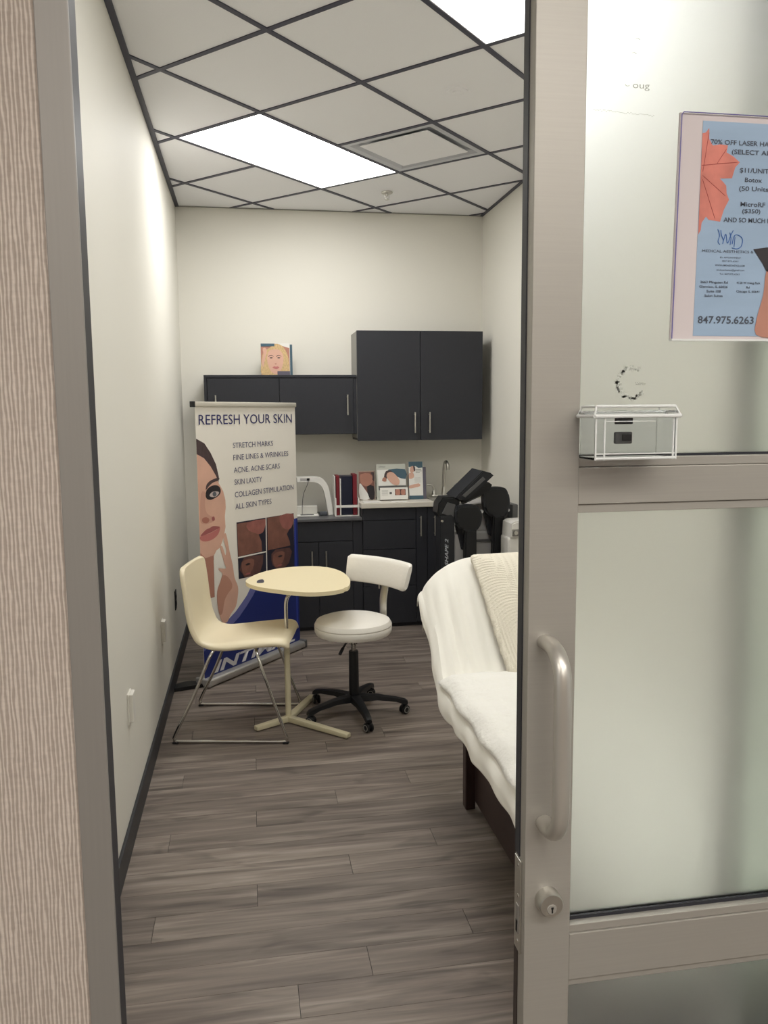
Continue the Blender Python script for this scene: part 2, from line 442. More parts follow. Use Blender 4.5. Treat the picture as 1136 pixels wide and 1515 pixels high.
# square plaque air diffuser
c = [sum(v)/4 for v in zip(*cellpoly(2, 3, 0, 1))]
t = thing('air_vent', 'square grey metal air diffuser in the ceiling beside the whole LED panel', 'air vent', (c[0], c[1], HC), ANG)
h0 = CELL/2-0.012
bm = bmesh.new()
def ring4(h, z): return [(-h, -h, z), (h, -h, z), (h, h, z), (-h, h, z)]
levels = [ring4(h0, 0.001), ring4(h0-0.035, 0.002), ring4(h0-0.055, 0.020), ring4(h0-0.085, 0.028), ring4(h0-0.15, 0.028)]
V = [[bm.verts.new(p) for p in r] for r in levels]
for a in range(len(V)-1):
    for k in range(4): bm.faces.new((V[a][k], V[a][(k+1) % 4], V[a+1][(k+1) % 4], V[a+1][k]))
bm.faces.new(V[-1])
finish(bm, 'housing', mat('vent_metal', (196, 198, 204), 0.35, 0.3), t)
finish(B((-h0+0.075, -h0+0.075, 0.002), (h0-0.075, h0-0.075, 0.006), 0.002), 'plaque', M_ceil, t)

sp = lathe([(0, -0.006), (0.03, -0.006), (0.036, -0.002), (0.046, -0.004), (0.052, 0.004), (0.05, 0.006)], (0, 0, 0))
t = thing('smoke_detector', 'round white recessed cover plate on a ceiling tile, upper right', 'ceiling plate', (0.984, 3.774, HC))
finish(sp, 'cover_ring', M_ceil, t, True); finish(lathe([(0, -0.011), (0.018, -0.010), (0.022, -0.005), (0.022, -0.003)]), 'centre_cap', M_ceil, t, True)
t = thing('fire_sprinkler', 'small chrome fire sprinkler head hanging from the ceiling near the back wall', 'sprinkler', (0.958, 5.50, HC))
finish(lathe([(0, -0.008), (0.036, -0.006), (0.038, 0.0), (0.036, 0.004)], seg=24), 'escutcheon', M_steel, t, True)
bm = lathe([(0.008, -0.005), (0.008, -0.02), (0.005, -0.024), (0.0, -0.024)], seg=12)
tube(bm, [(-0.012, 0, -0.014), (-0.013, 0, -0.034), (0, 0, -0.044), (0.013, 0, -0.034), (0.012, 0, -0.014)], 0.0025, 6)
finish(bm, 'body', M_steel, t, True); finish(lathe([(0, -0.044), (0.015, -0.045), (0.015, -0.047), (0, -0.048)], seg=16), 'deflector', M_steel, t)

# panel lights added out of view behind the camera, lighting door and room
for x, y, lb in ((0.45, -0.55, 'added unseen corridor panel light nearest the glass door'), (0.45, -2.1, 'added unseen corridor panel light farthest from the glass door'), (-1.5, -0.9, 'added unseen corridor panel light on the wallcovering side'), (1.9, -0.9, 'added unseen corridor panel light on the glass side')):
    t = thing('added_corridor_light', lb, 'ceiling light', (x, y, 2.75), 0, 'added unseen corridor lights')
    finish(B((-0.61, -0.305, -0.012), (0.61, 0.305, 0)), 'frame', M_trimw, t)
    finish(B((-0.59, -0.285, -0.014), (0.59, 0.285, -0.0125)), 'diffuser', M_hall, t)

# ------------------------------------------------------------------ storefront: jamb, header, sliding glass door
j = struct(finish(B((-0.2285, 1.046, 0), (-0.1905, 1.053, 2.26), 0.0012), 'trim_1', M_alu_dark))
finish(B((-0.2285, 1.0535, 0), (-0.1908, 1.095, 2.26), 0.001), 'gasket', M_gasket, j)
finish(B((-0.2285, 1.0955, 0), (-0.2045, 1.172, 2.26)), 'inner_jamb', M_alu_dark, j)
struct(finish(B((-0.1903, 1.046, 2.20), (1.62, 1.172, 2.26), 0.002), 'trim_2', M_alu))
# fixed sidelight behind the door leaf
mu = struct(finish(B((0.745, 1.135, 0), (0.768, 1.168, 2.2), 0.001), 'trim_3', M_alu_dark))
w2 = struct(finish(B((0.7685, 1.147, 0.1), (1.61, 1.155, 2.2)), 'window_1', M_frostg))
finish(B((0.776, 1.13, 0), (1.61, 1.172, 0.1), 0.001), 'bottom_rail', M_alu_dark, w2)

D = bpy.data.objects.new('door_1', None); C.objects.link(D); D['kind'] = 'structure'
DX0, DX1, DY0, DY1 = 0.3785, 1.30, 1.05, 1.092
GXR = 0.447
bm = bmesh.new()
box(bm, (DX0-0.0015, DY0, 0.03), (GXR, DY1, 2.19), 0.0012)
finish(bm, 'stile', M_alu, D)
finish(B((DX1-0.07, DY0, 0.03), (DX1, DY1, 2.19), 0.0012), 'stile', M_alu, D)
RB = [(0.695, 0.768, 'rail'), (1.405, 1.456, 'rail'), (0.03, 0.14, 'rail'), (2.10, 2.19, 'rail')]
for z0, z1, nm in RB: finish(B((GXR, DY0+0.0005, z0), (DX1-0.07, DY1, z1), 0.001), nm, M_alu, D)
for z0, z1 in ((1.4565, 1.469), (1.393, 1.4045), (0.7685, 0.780), (0.684, 0.6945)):
    finish(B((GXR+0.0008, DY0+0.004, z0), (DX1-0.07, DY1-0.012, z1), 0.0008), 'glazing_bead', M_alu, D)
for z0, z1 in ((1.469, 1.4725), (0.780, 0.7855)):
    finish(B((GXR+0.001, DY0+0.016, z0), (DX1-0.07, DY0+0.03, z1)), 'gasket', M_gasket, D)
panes = []
for z0, z1 in ((0.14, 0.684), (0.7855, 1.393), (1.4725, 2.10)):
    panes.append(finish(B((GXR, DY0+0.020, z0), (DX1-0.07, DY0+0.026, z1)), 'glass_pane', M_frost, D))
# gasket strip down the edge of the leaf, and the lock face plate
finish(B((DX0-0.0030, DY0+0.021, 0.885), (DX0-0.001, DY1-0.001, 2.19), 0.0006), 'edge_gasket', M_gasket, D)
finish(B((DX0-0.0030, DY0+0.026, 0.03), (DX0-0.001, DY1-0.001, 0.735), 0.0006), 'edge_gasket', mat('bronze_gasket', (58, 48, 44), 0.6), D)
fp = finish(B((DX0-0.004, DY0+0.012, 0.737), (DX0-0.001, DY1-0.004, 0.882), 0.0008), 'face_plate', M_steel, D)
for z in (0.872, 0.824, 0.752):
    finish(lathe([(0, -0.0052), (0.0026, -0.0048), (0.003, -0.0035)], (DX0, 1.072, z), 10, 'x'), 'screw', M_chrome, fp, True)
finish(B((DX0-0.0056, 1.066, 0.766), (DX0-0.0035, 1.078, 0.811), 0.001), 'latch_bolt', M_alu_dark, fp)
finish(B((DX0-0.0062, 1.069, 0.768), (DX0-0.0052, 1.075, 0.786)), 'slot', M_gap, fp)
# pull handle
hp = catmull([(0.402, 1.050, 1.214), (0.402, 1.032, 1.215), (0.403, 1.008, 1.209), (0.404, 0.992, 1.190), (0.404, 0.987, 1.160), (0.404, 0.987, 1.08),
              (0.404, 0.987, 1.003), (0.404, 0.992, 0.972), (0.404, 1.008, 0.953), (0.404, 1.030, 0.947), (0.404, 1.050, 0.948)], 6)
bm = T(hp, 0.0122, 18, 0.85)
finish(bm, 'pull_handle', mat('satin_aluminium', (196, 192, 184), 0.34, 0.7), D, True)
# mortise cylinder
cyl = finish(lathe([(0.0, -0.020), (0.0165, -0.020), (0.0178, -0.018), (0.0188, 0.0)], (0.411, 1.05, 0.829), 32, 'y'), 'lock_cylinder', M_steel, D, True)
bm = lathe([(0.0, -0.0212), (0.0068, -0.0212), (0.0075, -0.0200)], (0.411, 1.05, 0.8245), 24, 'y'); finish(bm, 'lock_plug', M_alu, cyl, True)
finish(B((0.4102, 1.0282, 0.8195), (0.4122, 1.0292, 0.828)), 'keyhole', M_gap, cyl)
finish(B((0.4095, 1.0281, 0.8255), (0.4129, 1.0291, 0.8285)), 'keyhole', M_gap, cyl)
# grey residue of removed lettering on the upper pane
yg = DY0+0.0196
lettering('oug', 0.520, 1.960, 0.024, 0.0085, mat('etch_grey', (166, 168, 160), 0.7), panes[2], yg, name='letter_residue')
for a0, a1, cx, cz, r in ((200, 330, 0.5125, 1.9655, 0.0035),):
    pts = [(cx+r*math.cos(math.radians(a)), cz+r*math.sin(math.radians(a))) for a in range(a0, a1, 15)]
    bm = T([(p[0], yg, p[1]) for p in pts], 0.0004, 5); finish(bm, 'letter_residue', M_smudge, panes[2])
bm = bmesh.new()
for k in range(120):
    a = math.radians(random.uniform(55, 330)); r = random.uniform(0.0175, 0.0225) if random.random() < 0.85 else random.uniform(0.016, 0.024)
    sx = random.uniform(0.0006, 0.0022)
    x, z = 0.530+r*math.cos(a), 1.571+r*1.05*math.sin(a)
    box(bm, (x-sx, yg-0.0004, z-sx*0.8), (x+sx, yg, z+sx*0.8))
for k in range(22):
    x = 0.536+0.014*k/21; z = 1.570+random.uniform(-0.0015, 0.0015); box(bm, (x-0.0009, yg-0.0004, z-0.0005), (x+0.0009, yg, z+0.0005))
o = finish(bm, 'letter_residue', M_smudge, panes[2]); o['kind'] = 'stuff'
bm = bmesh.new()
for k in range(40):
    x = 0.466+0.085*k/39; z = 1.930-0.004*k/39+random.uniform(-0.001, 0.001); box(bm, (x-0.0007, yg-0.0003, z-0.0003), (x+0.0007, yg, z+0.0003))
o = finish(bm, 'letter_residue', M_smudge, panes[2]); o['kind'] = 'stuff'
for x, z in ((0.5255, 2.022), (0.521, 2.004)):
    finish(T([(x-0.003, yg, z), (x, yg, z+0.0008), (x+0.003, yg, z-0.001)], 0.0004, 5), 'letter_residue', M_smudge, panes[2])

# poster in an acrylic sleeve, taped to the upper pane
P = thing('poster_holder', 'clear acrylic sleeve holding a blue flyer with orange maple leaf, on the door', 'poster', (0.573, 1.050, 1.628), 0)
PW, PH = 0.232, 0.296
sk = [(0.0, 0.0), (PW, 0.0), (PW+0.004, PH), (0.004, PH)]
def sl(x, z): return (x+0.004*z/PH, z)
finish(prism(sk, -0.003, 0.0), 'backing_sheet', M_pmargin, P)
def q(x, z): return (x-0.573, z-1.628)     # wall coordinates to sleeve coordinates
finish(prism([q(0.6065, 1.634), q(0.770, 1.634), q(0.774, 1.915), q(0.610, 1.915)], -0.0036, -0.0031), 'flyer', M_poster, P)
yl = -0.0039
leaf = [(0.6095, 1.899), (0.614, 1.9), (0.619, 1.906), (0.6195, 1.892), (0.625, 1.884), (0.636, 1.886), (0.647, 1.885), (0.6455, 1.876), (0.656, 1.871), (0.6655, 1.864), (0.659, 1.857), (0.655, 1.843), (0.637, 1.842), (0.642, 1.838), (0.647, 1.833), (0.648, 1.823), (0.652, 1.815), (0.645, 1.802), (0.64, 1.786), (0.623, 1.788), (0.619, 1.792), (0.613, 1.784), (0.612, 1.774), (0.6085, 1.768)]
lf = flat_print('maple_leaf', [q(*p) for p in leaf], M_leaf, P, yl)
for a, b in (((0.610, 1.858), (0.662, 1.864)), ((0.612, 1.85), (0.619, 1.9)), ((0.612, 1.845), (0.646, 1.82)), ((0.612, 1.84), (0.632, 1.79)), ((0.632, 1.861), (0.645, 1.88))):
    a, b = q(*a), q(*b); finish(T([(a[0], yl-0.0002, a[1]), (b[0], yl-0.0002, b[1])], 0.00035, 4), 'leaf_vein', M_leafv, lf)
yt = yl-0.0003
def ptext(s, x0, z0, w, h, m=M_pink, bold=0.0): x, z = q(x0, z0); lettering(s, x, z, w, h, m, P, yt, bold)
ptext('70% OFF LASER HAIR REMOVAL', 0.622, 1.886, 0.143, 0.0062, bold=0.012)
ptext('(SELECT AREAS)', 0.653, 1.8745, 0.080, 0.0060, bold=0.012)
ptext('$11/UNIT', 0.666, 1.851, 0.043, 0.0062, bold=0.012)
ptext('Botox', 0.674, 1.839, 0.0255, 0.0060, bold=0.012)
ptext('(50 Units)', 0.666, 1.8275, 0.047, 0.0060, bold=0.012)
ptext('MicroRF', 0.669, 1.807, 0.037, 0.0062, bold=0.012)
ptext('($350)', 0.672, 1.7985, 0.027, 0.0056, bold=0.012)
ptext('AND SO MUCH MORE', 0.645, 1.786, 0.089, 0.0062, bold=0.012)
ptext('847.975.6263', 0.6125, 1.651, 0.084, 0.0100, bold=0.016)
ptext('MEDICAL AESTHETICS & WELLNESS', 0.615, 1.7455, 0.112, 0.0036)
ptext('BY APPOINTMENT', 0.642, 1.7380, 0.031, 0.0022)
ptext('847 975 6263', 0.6455, 1.7335, 0.024, 0.0020)
ptext('WWW.XMDAESTHETICS.COM', 0.635, 1.7275, 0.044, 0.0024, bold=0.01)
ptext('xmdaesthetics@gmail.com', 0.637, 1.7215, 0.042, 0.0024)
ptext('Tel: 847.975.6263', 0.642, 1.7160, 0.030, 0.0024)
ptext('2663 Pfingsten Rd', 0.614, 1.7045, 0.041, 0.0033, bold=0.012)
ptext('Glenview, IL 60026', 0.613, 1.6985, 0.042, 0.0033, bold=0.012)
ptext('Suite 108', 0.624, 1.6925, 0.021, 0.0033, bold=0.012)
ptext('Salon Suites', 0.621, 1.6865, 0.027, 0.0033, bold=0.012)
ptext('4128 W Irving Park', 0.668, 1.7045, 0.036, 0.0030, bold=0.012)
ptext('Rd', 0.683, 1.6985, 0.005, 0.0030, bold=0.012)
ptext('Chicago IL 60641', 0.668, 1.6930, 0.035, 0.0030, bold=0.012)
for pts, r in (([(0.637, 1.776), (0.640, 1.768), (0.638, 1.760), (0.641, 1.756)], 0.0005), ([(0.6415, 1.775), (0.643, 1.768), (0.646, 1.762)], 0.0005),
               ([(0.645, 1.757), (0.649, 1.770), (0.652, 1.758), (0.656, 1.767), (0.660, 1.775)], 0.0005), ([(0.655, 1.772), (0.657, 1.764), (0.656, 1.756)], 0.0005),
               ([(0.659, 1.757), (0.662, 1.768), (0.668, 1.769), (0.674, 1.764), (0.673, 1.755), (0.667, 1.751), (0.659, 1.752)], 0.00055), ([(0.663, 1.766), (0.662, 1.753)], 0.0004)):
    pp = catmull([(q(*p)[0], yt, q(*p)[1]) for p in pts], 5); finish(T(pp, r, 5), 'emblem_stroke', M_logo, P)
flat_print('dark_shape', [q(0.691, 1.751), q(0.712, 1.754), q(0.740, 1.752), q(0.735, 1.715), q(0.712, 1.722), q(0.706, 1.732)], M_lash, P, yt-0.0001)
flat_print('portrait_print', [q(0.712, 1.722), q(0.722, 1.720), q(0.735, 1.68), q(0.735, 1.636), q(0.701, 1.636), q(0.7015, 1.661), q(0.709, 1.690)], M_skin_sh, P, yt-0.0001, 3)
bm = bmesh.new()
ed = [(0, 0), (PW, 0), (PW+0.004, PH), (0.004, PH)]
tube(bm, [(0.001, -0.006, 0.001), (0.005, -0.006, PH-0.003), (0.008, -0.006, PH)], 0.0008, 6)
finish(bm, 'sleeve_edge', M_acredge, P)
finish(T([(0.008, -0.006, PH), (PW, -0.006, PH)], 0.0007, 6), 'sleeve_edge', M_acredge, P)
finish(B((0, -0.008, -0.001), (PW, -0.001, 0.0015)), 'sleeve_edge', M_acrrim, P)

# business card box on the mid rail
K = thing('card_holder_box', 'clear plastic business card box standing on the door mid rail', 'card box', (0.500, 1.018, 1.469), 0)
w, d, h = 0.056, 0.026, 0.056
bm = bmesh.new()
for a, b in (((-w, -d, 0), (w, -d+0.0025, h)), ((-w, d-0.0025, 0), (w, d, h)), ((-w, -d+0.0025, 0), (-w+0.0025, d-0.0025, h)), ((w-0.0025, -d+0.0025, 0), (w, d-0.0025, h)), ((-w, -d, 0), (w, d, 0.003))):
    box(bm, a, b, 0.0008, 1)
finish(bm, 'box_walls', M_acr, K)
bm = B((-w-0.003, -d-0.003, h), (w+0.004, d, h+0.008), 0.003, 3)
lid = finish(bm, 'lid', M_acr, K, True)
bm = bmesh.new()
rr = [(-w-0.003, -d-0.0035), (w+0.004, -d-0.0035), (w+0.004, d), (-w-0.003, d)]
for k in range(4): tube(bm, [(*rr[k-1], h+0.001), (*rr[k], h+0.001)], 0.0025, 8)
for k in range(4): tube(bm, [(rr[k-1][0]*0.93, rr[k-1][1]*0.8, h+0.0135), (rr[k][0]*0.93, rr[k][1]*0.8, h+0.0135)], 0.0019, 8)
for k in range(4): tube(bm, [(rr[k][0], rr[k][1], h+0.001), (rr[k][0]*0.93, rr[k][1]*0.8, h+0.0135)], 0.0014, 8)
finish(bm, 'lid_rim', M_acrrim, lid, True)
bm = bmesh.new()
for x in (-w, -w+0.012, w-0.004, w): tube(bm, [(x, -d-0.0005, 0), (x, -d-0.0005, h)], 0.0013, 6)
tube(bm, [(-w, -d, 0.002), (w, -d, 0.002)], 0.002, 6); tube(bm, [(-w, -d, 0.008), (w, -d, 0.008)], 0.0009, 6); tube(bm, [(-w+0.012, -d, h-0.006), (w-0.03, -d, h-0.006)], 0.0006, 6)
finish(bm, 'corner_edges', M_acrrim, K, True)
finish(B((-0.019, -0.004, 0.020), (0.006, 0.002, 0.036), 0.002), 'magnet', M_dgrey, K)
finish(B((-0.0095, -0.0055, 0.024), (0.004, -0.0042, 0.033), 0.0006), 'magnet_slot', M_black, K)
finish(B((-0.018, -0.004, 0.046), (0.006, 0.002, 0.0545), 0.001), 'magnet', M_black2, K)

# ------------------------------------------------------------------ wall outlets
def outlet(y, z, m, label, dpt=0.02):
    t = thing('wall_outlet', label, 'outlet', (XL, y, z), 0)
    finish(B((0, -0.036, -0.058), (0.006, 0.036, 0.058), 0.002), 'plate', m, t)
    for dz in (-0.02, 0.02):
        s = finish(B((0.006, -0.017, dz-0.014), (0.0085, 0.017, dz+0.014), 0.001), 'socket', m, t)
        for dy in (-0.006, 0.006): finish(B((0.0084, dy-0.001, dz-0.004), (0.009, dy+0.001, dz+0.005)), 'slot', M_gap, s)
    if dpt > 0.01: finish(B((0.004, -0.030, -0.050), (dpt, 0.030, 0.056), 0.004), 'cover', m, t)
outlet(2.965, 0.478, M_plate, 'white wall outlet low on the left wall, the one nearer the door')
outlet(4.13, 0.449, M_plate, 'white wall outlet low on the left wall, behind the cream chair')
outlet(4.90, 0.436, M_black, 'black wall outlet low on the left wall beside the banner', 0.009)

# ------------------------------------------------------------------ cabinets on the back wall
def bar_pull(parent, x, y, z0, z1, name='handle'):
    bm = T([(x, y-0.028, z0), (x, y-0.028, z1)], 0.0055, 10)
    for z in (z0+0.015, z1-0.015): tube(bm, [(x, y, z), (x, y-0.028, z)], 0.004, 8)
    finish(bm, name, M_steel, parent, True)
# tall wall unit
yf = 5.75
t = thing('wall_cabinet', 'tall dark two-door wall cabinet at the right above the sink', 'cabinet')
finish(B((0.778, yf+0.022, 1.345), (1.693, YB, 2.112), 0.001), 'carcass', M_cab, t)
finish(B((0.776, yf+0.024, 1.36), (0.7782, YB, 2.110)), 'side_panel', M_side, t)
for x0, x1, hx in ((0.777, 1.232, 1.189), (1.236, 1.694, 1.297)):
    d = finish(B((x0, yf, 1.340), (x1, yf+0.02, 2.114), 0.001), 'door', M_cab, t); bar_pull(d, hx, yf, 1.392, 1.540)
# low wall unit
yf2 = 5.77
t = thing('wall_cabinet', 'low wide dark wall cabinet on the left, behind the top of the banner', 'cabinet')
finish(B((-0.28, yf2+0.022, 1.39), (0.7745, YB, 1.79), 0.001), 'carcass', M_cab, t)
finish(B((-0.285, yf2-0.004, 1.788), (0.7745, YB, 1.806), 0.001), 'top_panel', M_cab, t)
finish(B((-0.285, yf2+0.0, 1.385), (-0.266, YB, 1.788), 0.001), 'side_panel', M_cab, t)
for x0, x1, hx in ((-0.262, 0.228, -0.208), (0.232, 0.750, 0.707)):
    d = finish(B((x0, yf2, 1.392), (x1, yf2+0.02, 1.784), 0.001), 'door', M_cab, t); bar_pull(d, hx, yf2, 1.524, 1.668)
finish(B((0.752, yf2+0.004, 1.392), (0.7745, yf2+0.022, 1.786)), 'filler_strip', M_cab, t)
# base units
yb = 5.63
t = thing('base_cabinet', 'low dark base cabinet left of the sink unit, behind the banner', 'cabinet')
finish(B((-0.20, yb+0.022, 0.0), (0.783, YB-0.003, 0.785), 0.001), 'carcass', M_cab, t)
finish(B((-0.20, yb, 0.643), (0.715, yb+0.02, 0.782), 0.001), 'drawer_front', M_cab, t)
for x0, x1, hx in ((0.018, 0.471, 0.424), (0.475, 0.715, 0.523)):
    d = finish(B((x0, yb, 0.03), (x1, yb+0.02, 0.638), 0.001), 'door', M_cab, t); bar_pull(d, hx, yb, 0.43, 0.578)
finish(B((-0.20, yb, 0.03), (0.014, yb+0.02, 0.638), 0.001), 'door', M_cab, t)
finish(B((0.718, yb+0.006, 0.02), (0.783, yb+0.022, 0.782)), 'filler_strip', M_cab, t)
o = finish(B((-0.21, yb-0.012, 0.786), (0.783, YB, 0.804), 0.002), 'countertop', mat('dark_counter', (88, 88, 90), 0.35)); tag(o, 'thin dark grey countertop of the low cabinet, under the white arch lamp', 'countertop')
t = thing('base_cabinet', 'taller dark sink base cabinet with two upright bar pulls', 'cabinet')
finish(B((0.785, yb+0.022, 0.0), (1.774, YB-0.003, 0.868), 0.001), 'carcass', M_cab, t)
zs = [(0.03, 0.30), (0.304, 0.568), (0.572, 0.778), (0.782, 0.866)]
for z0, z1 in zs: finish(B((0.79, yb, z0), (1.172, yb+0.02, z1), 0.001), 'drawer', M_cab, t)
for x0, x1, hx in ((1.176, 1.253, 1.203), (1.257, 1.55, 1.307)):
    d = finish(B((x0, yb, 0.03), (x1, yb+0.02, 0.866), 0.001), 'door', M_cab, t); bar_pull(d, hx, yb, 0.662, 0.806)
finish(B((1.554, yb, 0.03), (1.776, yb+0.02, 0.866), 0.001), 'filler_strip', M_cab, t)
o = finish(B((0.775, yb-0.02, 0.869), (1.776, YB, 0.905), 0.004), 'countertop', M_counter); tag(o, 'off-white laminate countertop with brochures and the sink', 'countertop')
# sink
t = thing('sink', 'stainless steel drop-in sink in the white countertop', 'sink', (1.50, 5.83, 0.906))
bm = bmesh.new()
def rr4(hx, hy, z): return [(-hx, -hy, z), (hx, -hy, z), (hx, hy, z), (-hx, hy, z)]
V = [[bm.verts.new(p) for p in r] for r in (rr4(0.20, 0.17, 0.0), rr4(0.20, 0.17, 0.006), rr4(0.175, 0.145, 0.006), rr4(0.16, 0.13, 0.001))]
for a in range(3):
    for k in range(4): bm.faces.new((V[a][k], V[a][(k+1) % 4], V[a+1][(k+1) % 4], V[a+1][k]))
bm.faces.new(V[-1]); finish(bm, 'basin', M_steel, t)
finish(lathe([(0, 0.003), (0.02, 0.003), (0.022, 0.001)], seg=16), 'drain', M_chrome, t)
t = thing('faucet', 'chrome gooseneck faucet with two lever handles behind the sink', 'faucet', (1.452, 5.93, 0.912))
finish(B((-0.10, -0.022, 0), (0.10, 0.022, 0.012), 0.005), 'base_plate', M_steel, t, True)
pp = catmull([(0, 0, 0.01), (0, 0, 0.12), (0, 0, 0.20), (0.003, -0.012, 0.245), (0.008, -0.035, 0.258), (0.012, -0.06, 0.24), (0.014, -0.065, 0.20)], 6)
finish(T(pp, 0.0125, 12), 'spout', M_steel, t, True)
finish(lathe([(0.022, 0.01), (0.017, 0.05), (0.011, 0.075), (0.010, 0.08)], seg=16), 'spout_base', M_steel, t, True)
for s in (-1, 1):
    bm = lathe([(0.018, 0.01), (0.014, 0.035), (0.009, 0.045), (0, 0.046)], (s*0.078, 0, 0), 14)
    tube(bm, catmull([(s*0.078, 0, 0.04), (s*0.083, 0, 0.075), (s*0.105, 0, 0.088), (s*0.135, 0, 0.085)], 4), 0.009, 8)
    finish(bm, 'lever', M_steel, t, True)

# ------------------------------------------------------------------ things on the counters
# blonde portrait card on the low wall cabinet
t = thing('display_card', 'upright counter card with a blond woman, on top of the low wall cabinet', 'display card', (0.213, 5.90, 1.806))
finish(B((-0.103, 0, 0), (0.103, 0.004, 0.228), 0.001), 'card', M_paperwhite, t)
finish(B((0.098, 0.012, 0), (0.121, 0.03, 0.222), 0.002), 'side_pack', M_teal, t)
finish(B((-0.09, 0.004, 0), (0.09, 0.045, 0.05), 0.002), 'stand', M_white, t)
yc = -0.0006
def card_print(nm, pts, m, k, s=0): flat_print(nm, pts, m, t, yc*k, s)
card_print('photo_background', [(-0.102, 0.0), (0.1, 0.0), (0.1, 0.195), (0.0, 0.225), (-0.102, 0.225)], M_skin_sh, 1)
card_print('hair', [(-0.09, 0.0), (-0.098, 0.10), (-0.08, 0.17), (-0.04, 0.195), (0.0, 0.225), (0.05, 0.21), (0.085, 0.15), (0.095, 0.08), (0.085, 0.0)], M_blond, 2, 3)
card_print('face', [(-0.058, 0.125), (-0.055, 0.085), (-0.035, 0.035), (0.0, 0.012), (0.03, 0.03), (0.052, 0.08), (0.055, 0.14), (0.03, 0.18), (-0.02, 0.185), (-0.05, 0.165)], M_skin, 3, 4)
card_print('hand', [(-0.088, 0.19), (-0.068, 0.195), (-0.060, 0.17), (-0.075, 0.11), (-0.088, 0.06), (-0.096, 0.10), (-0.084, 0.15)], M_skin, 4, 3)
for x in (-0.03, 0.024):
    card_print('brow', [(x-0.018, 0.134), (x, 0.142), (x+0.018, 0.135), (x+0.015, 0.139), (x, 0.147), (x-0.017, 0.139)], M_hair, 4, 2)
    card_print('eye', [(x-0.012, 0.126), (x, 0.131), (x+0.012, 0.126), (x, 0.122)], M_lash, 4, 3)
card_print('nose', [(-0.007, 0.085), (0.0, 0.080), (0.009, 0.084), (0.002, 0.088)], M_skin_sh, 4, 2)
card_print('lips', [(-0.022, 0.058), (-0.008, 0.067), (0.002, 0.064), (0.012, 0.067), (0.026, 0.059), (0.004, 0.047)], M_lip, 4, 3)
card_print('title_box', [(-0.101, 0.205), (-0.005, 0.208), (-0.005, 0.226), (-0.101, 0.226)], M_teal, 5)
card_print('caption_box', [(0.012, 0.006), (0.101, 0.006), (0.101, 0.033), (0.012, 0.033)], mat('print_slate', (96, 92, 106), 0.5), 5)

# white arch lamp on the low counter
t = thing('arch_lamp', 'white plastic arch-shaped lamp standing on the low dark counter', 'lamp', (0, 5.81, 0.804))
outer = catmull([(0.315, 0.280, 0), (0.45, 0.282, 0), (0.515, 0.272, 0), (0.553, 0.235, 0), (0.577, 0.16, 0), (0.600, 0.0, 0)], 5)
inner = catmull([(0.564, 0.0, 0), (0.540, 0.15, 0), (0.515, 0.215, 0), (0.485, 0.238, 0), (0.44, 0.246, 0), (0.315, 0.248, 0)], 5)
poly = [(p.x, p.y) for p in outer]+[(p.x, p.y) for p in inner]
finish(prism(poly, 0.0, 0.09, 0.004), 'arch', M_white, t)
finish(prism([(0.15, 0.0), (0.19, 0.0), (0.345, 0.248), (0.345, 0.280), (0.315, 0.280)], 0.0, 0.09, 0.003), 'left_leg', M_white, t)
finish(B((0.365, -0.001, 0.255), (0.43, 0.001, 0.273)), 'control_strip', M_grey, t)
finish(B((0.412, -0.004, 0.256), (0.432, -0.001, 0.273), 0.001), 'power_socket', M_black, t)
finish(B((0.30, -0.05, 0.0), (0.49, 0.06, 0.012), 0.003), 'base_plate', M_white, t)
finish(B((0.33, 0.02, 0.012), (0.485, 0.075, 0.07), 0.005), 'lamp_base', mat('pale_grey', (206, 204, 196), 0.5), t)
finish(T(catmull([(0.423, -0.004, 0.262), (0.415, -0.014, 0.23), (0.385, -0.02, 0.16), (0.375, -0.02, 0.08), (0.372, -0.03, 0.014)], 5), 0.0022, 6), 'power_cord', M_black, t, True)
finish(B((0.36, -0.048, 0.012), (0.455, -0.02, 0.016)), 'marking_strip', M_dgrey, t)
o = finish(B((0.500, 5.80, 0.8045), (0.555, 5.85, 0.832), 0.006), 'power_adapter', mat('adapter', (80, 84, 90), 0.5)); tag(o, 'small dark grey power adapter beside the right foot of the arch lamp', 'adapter')

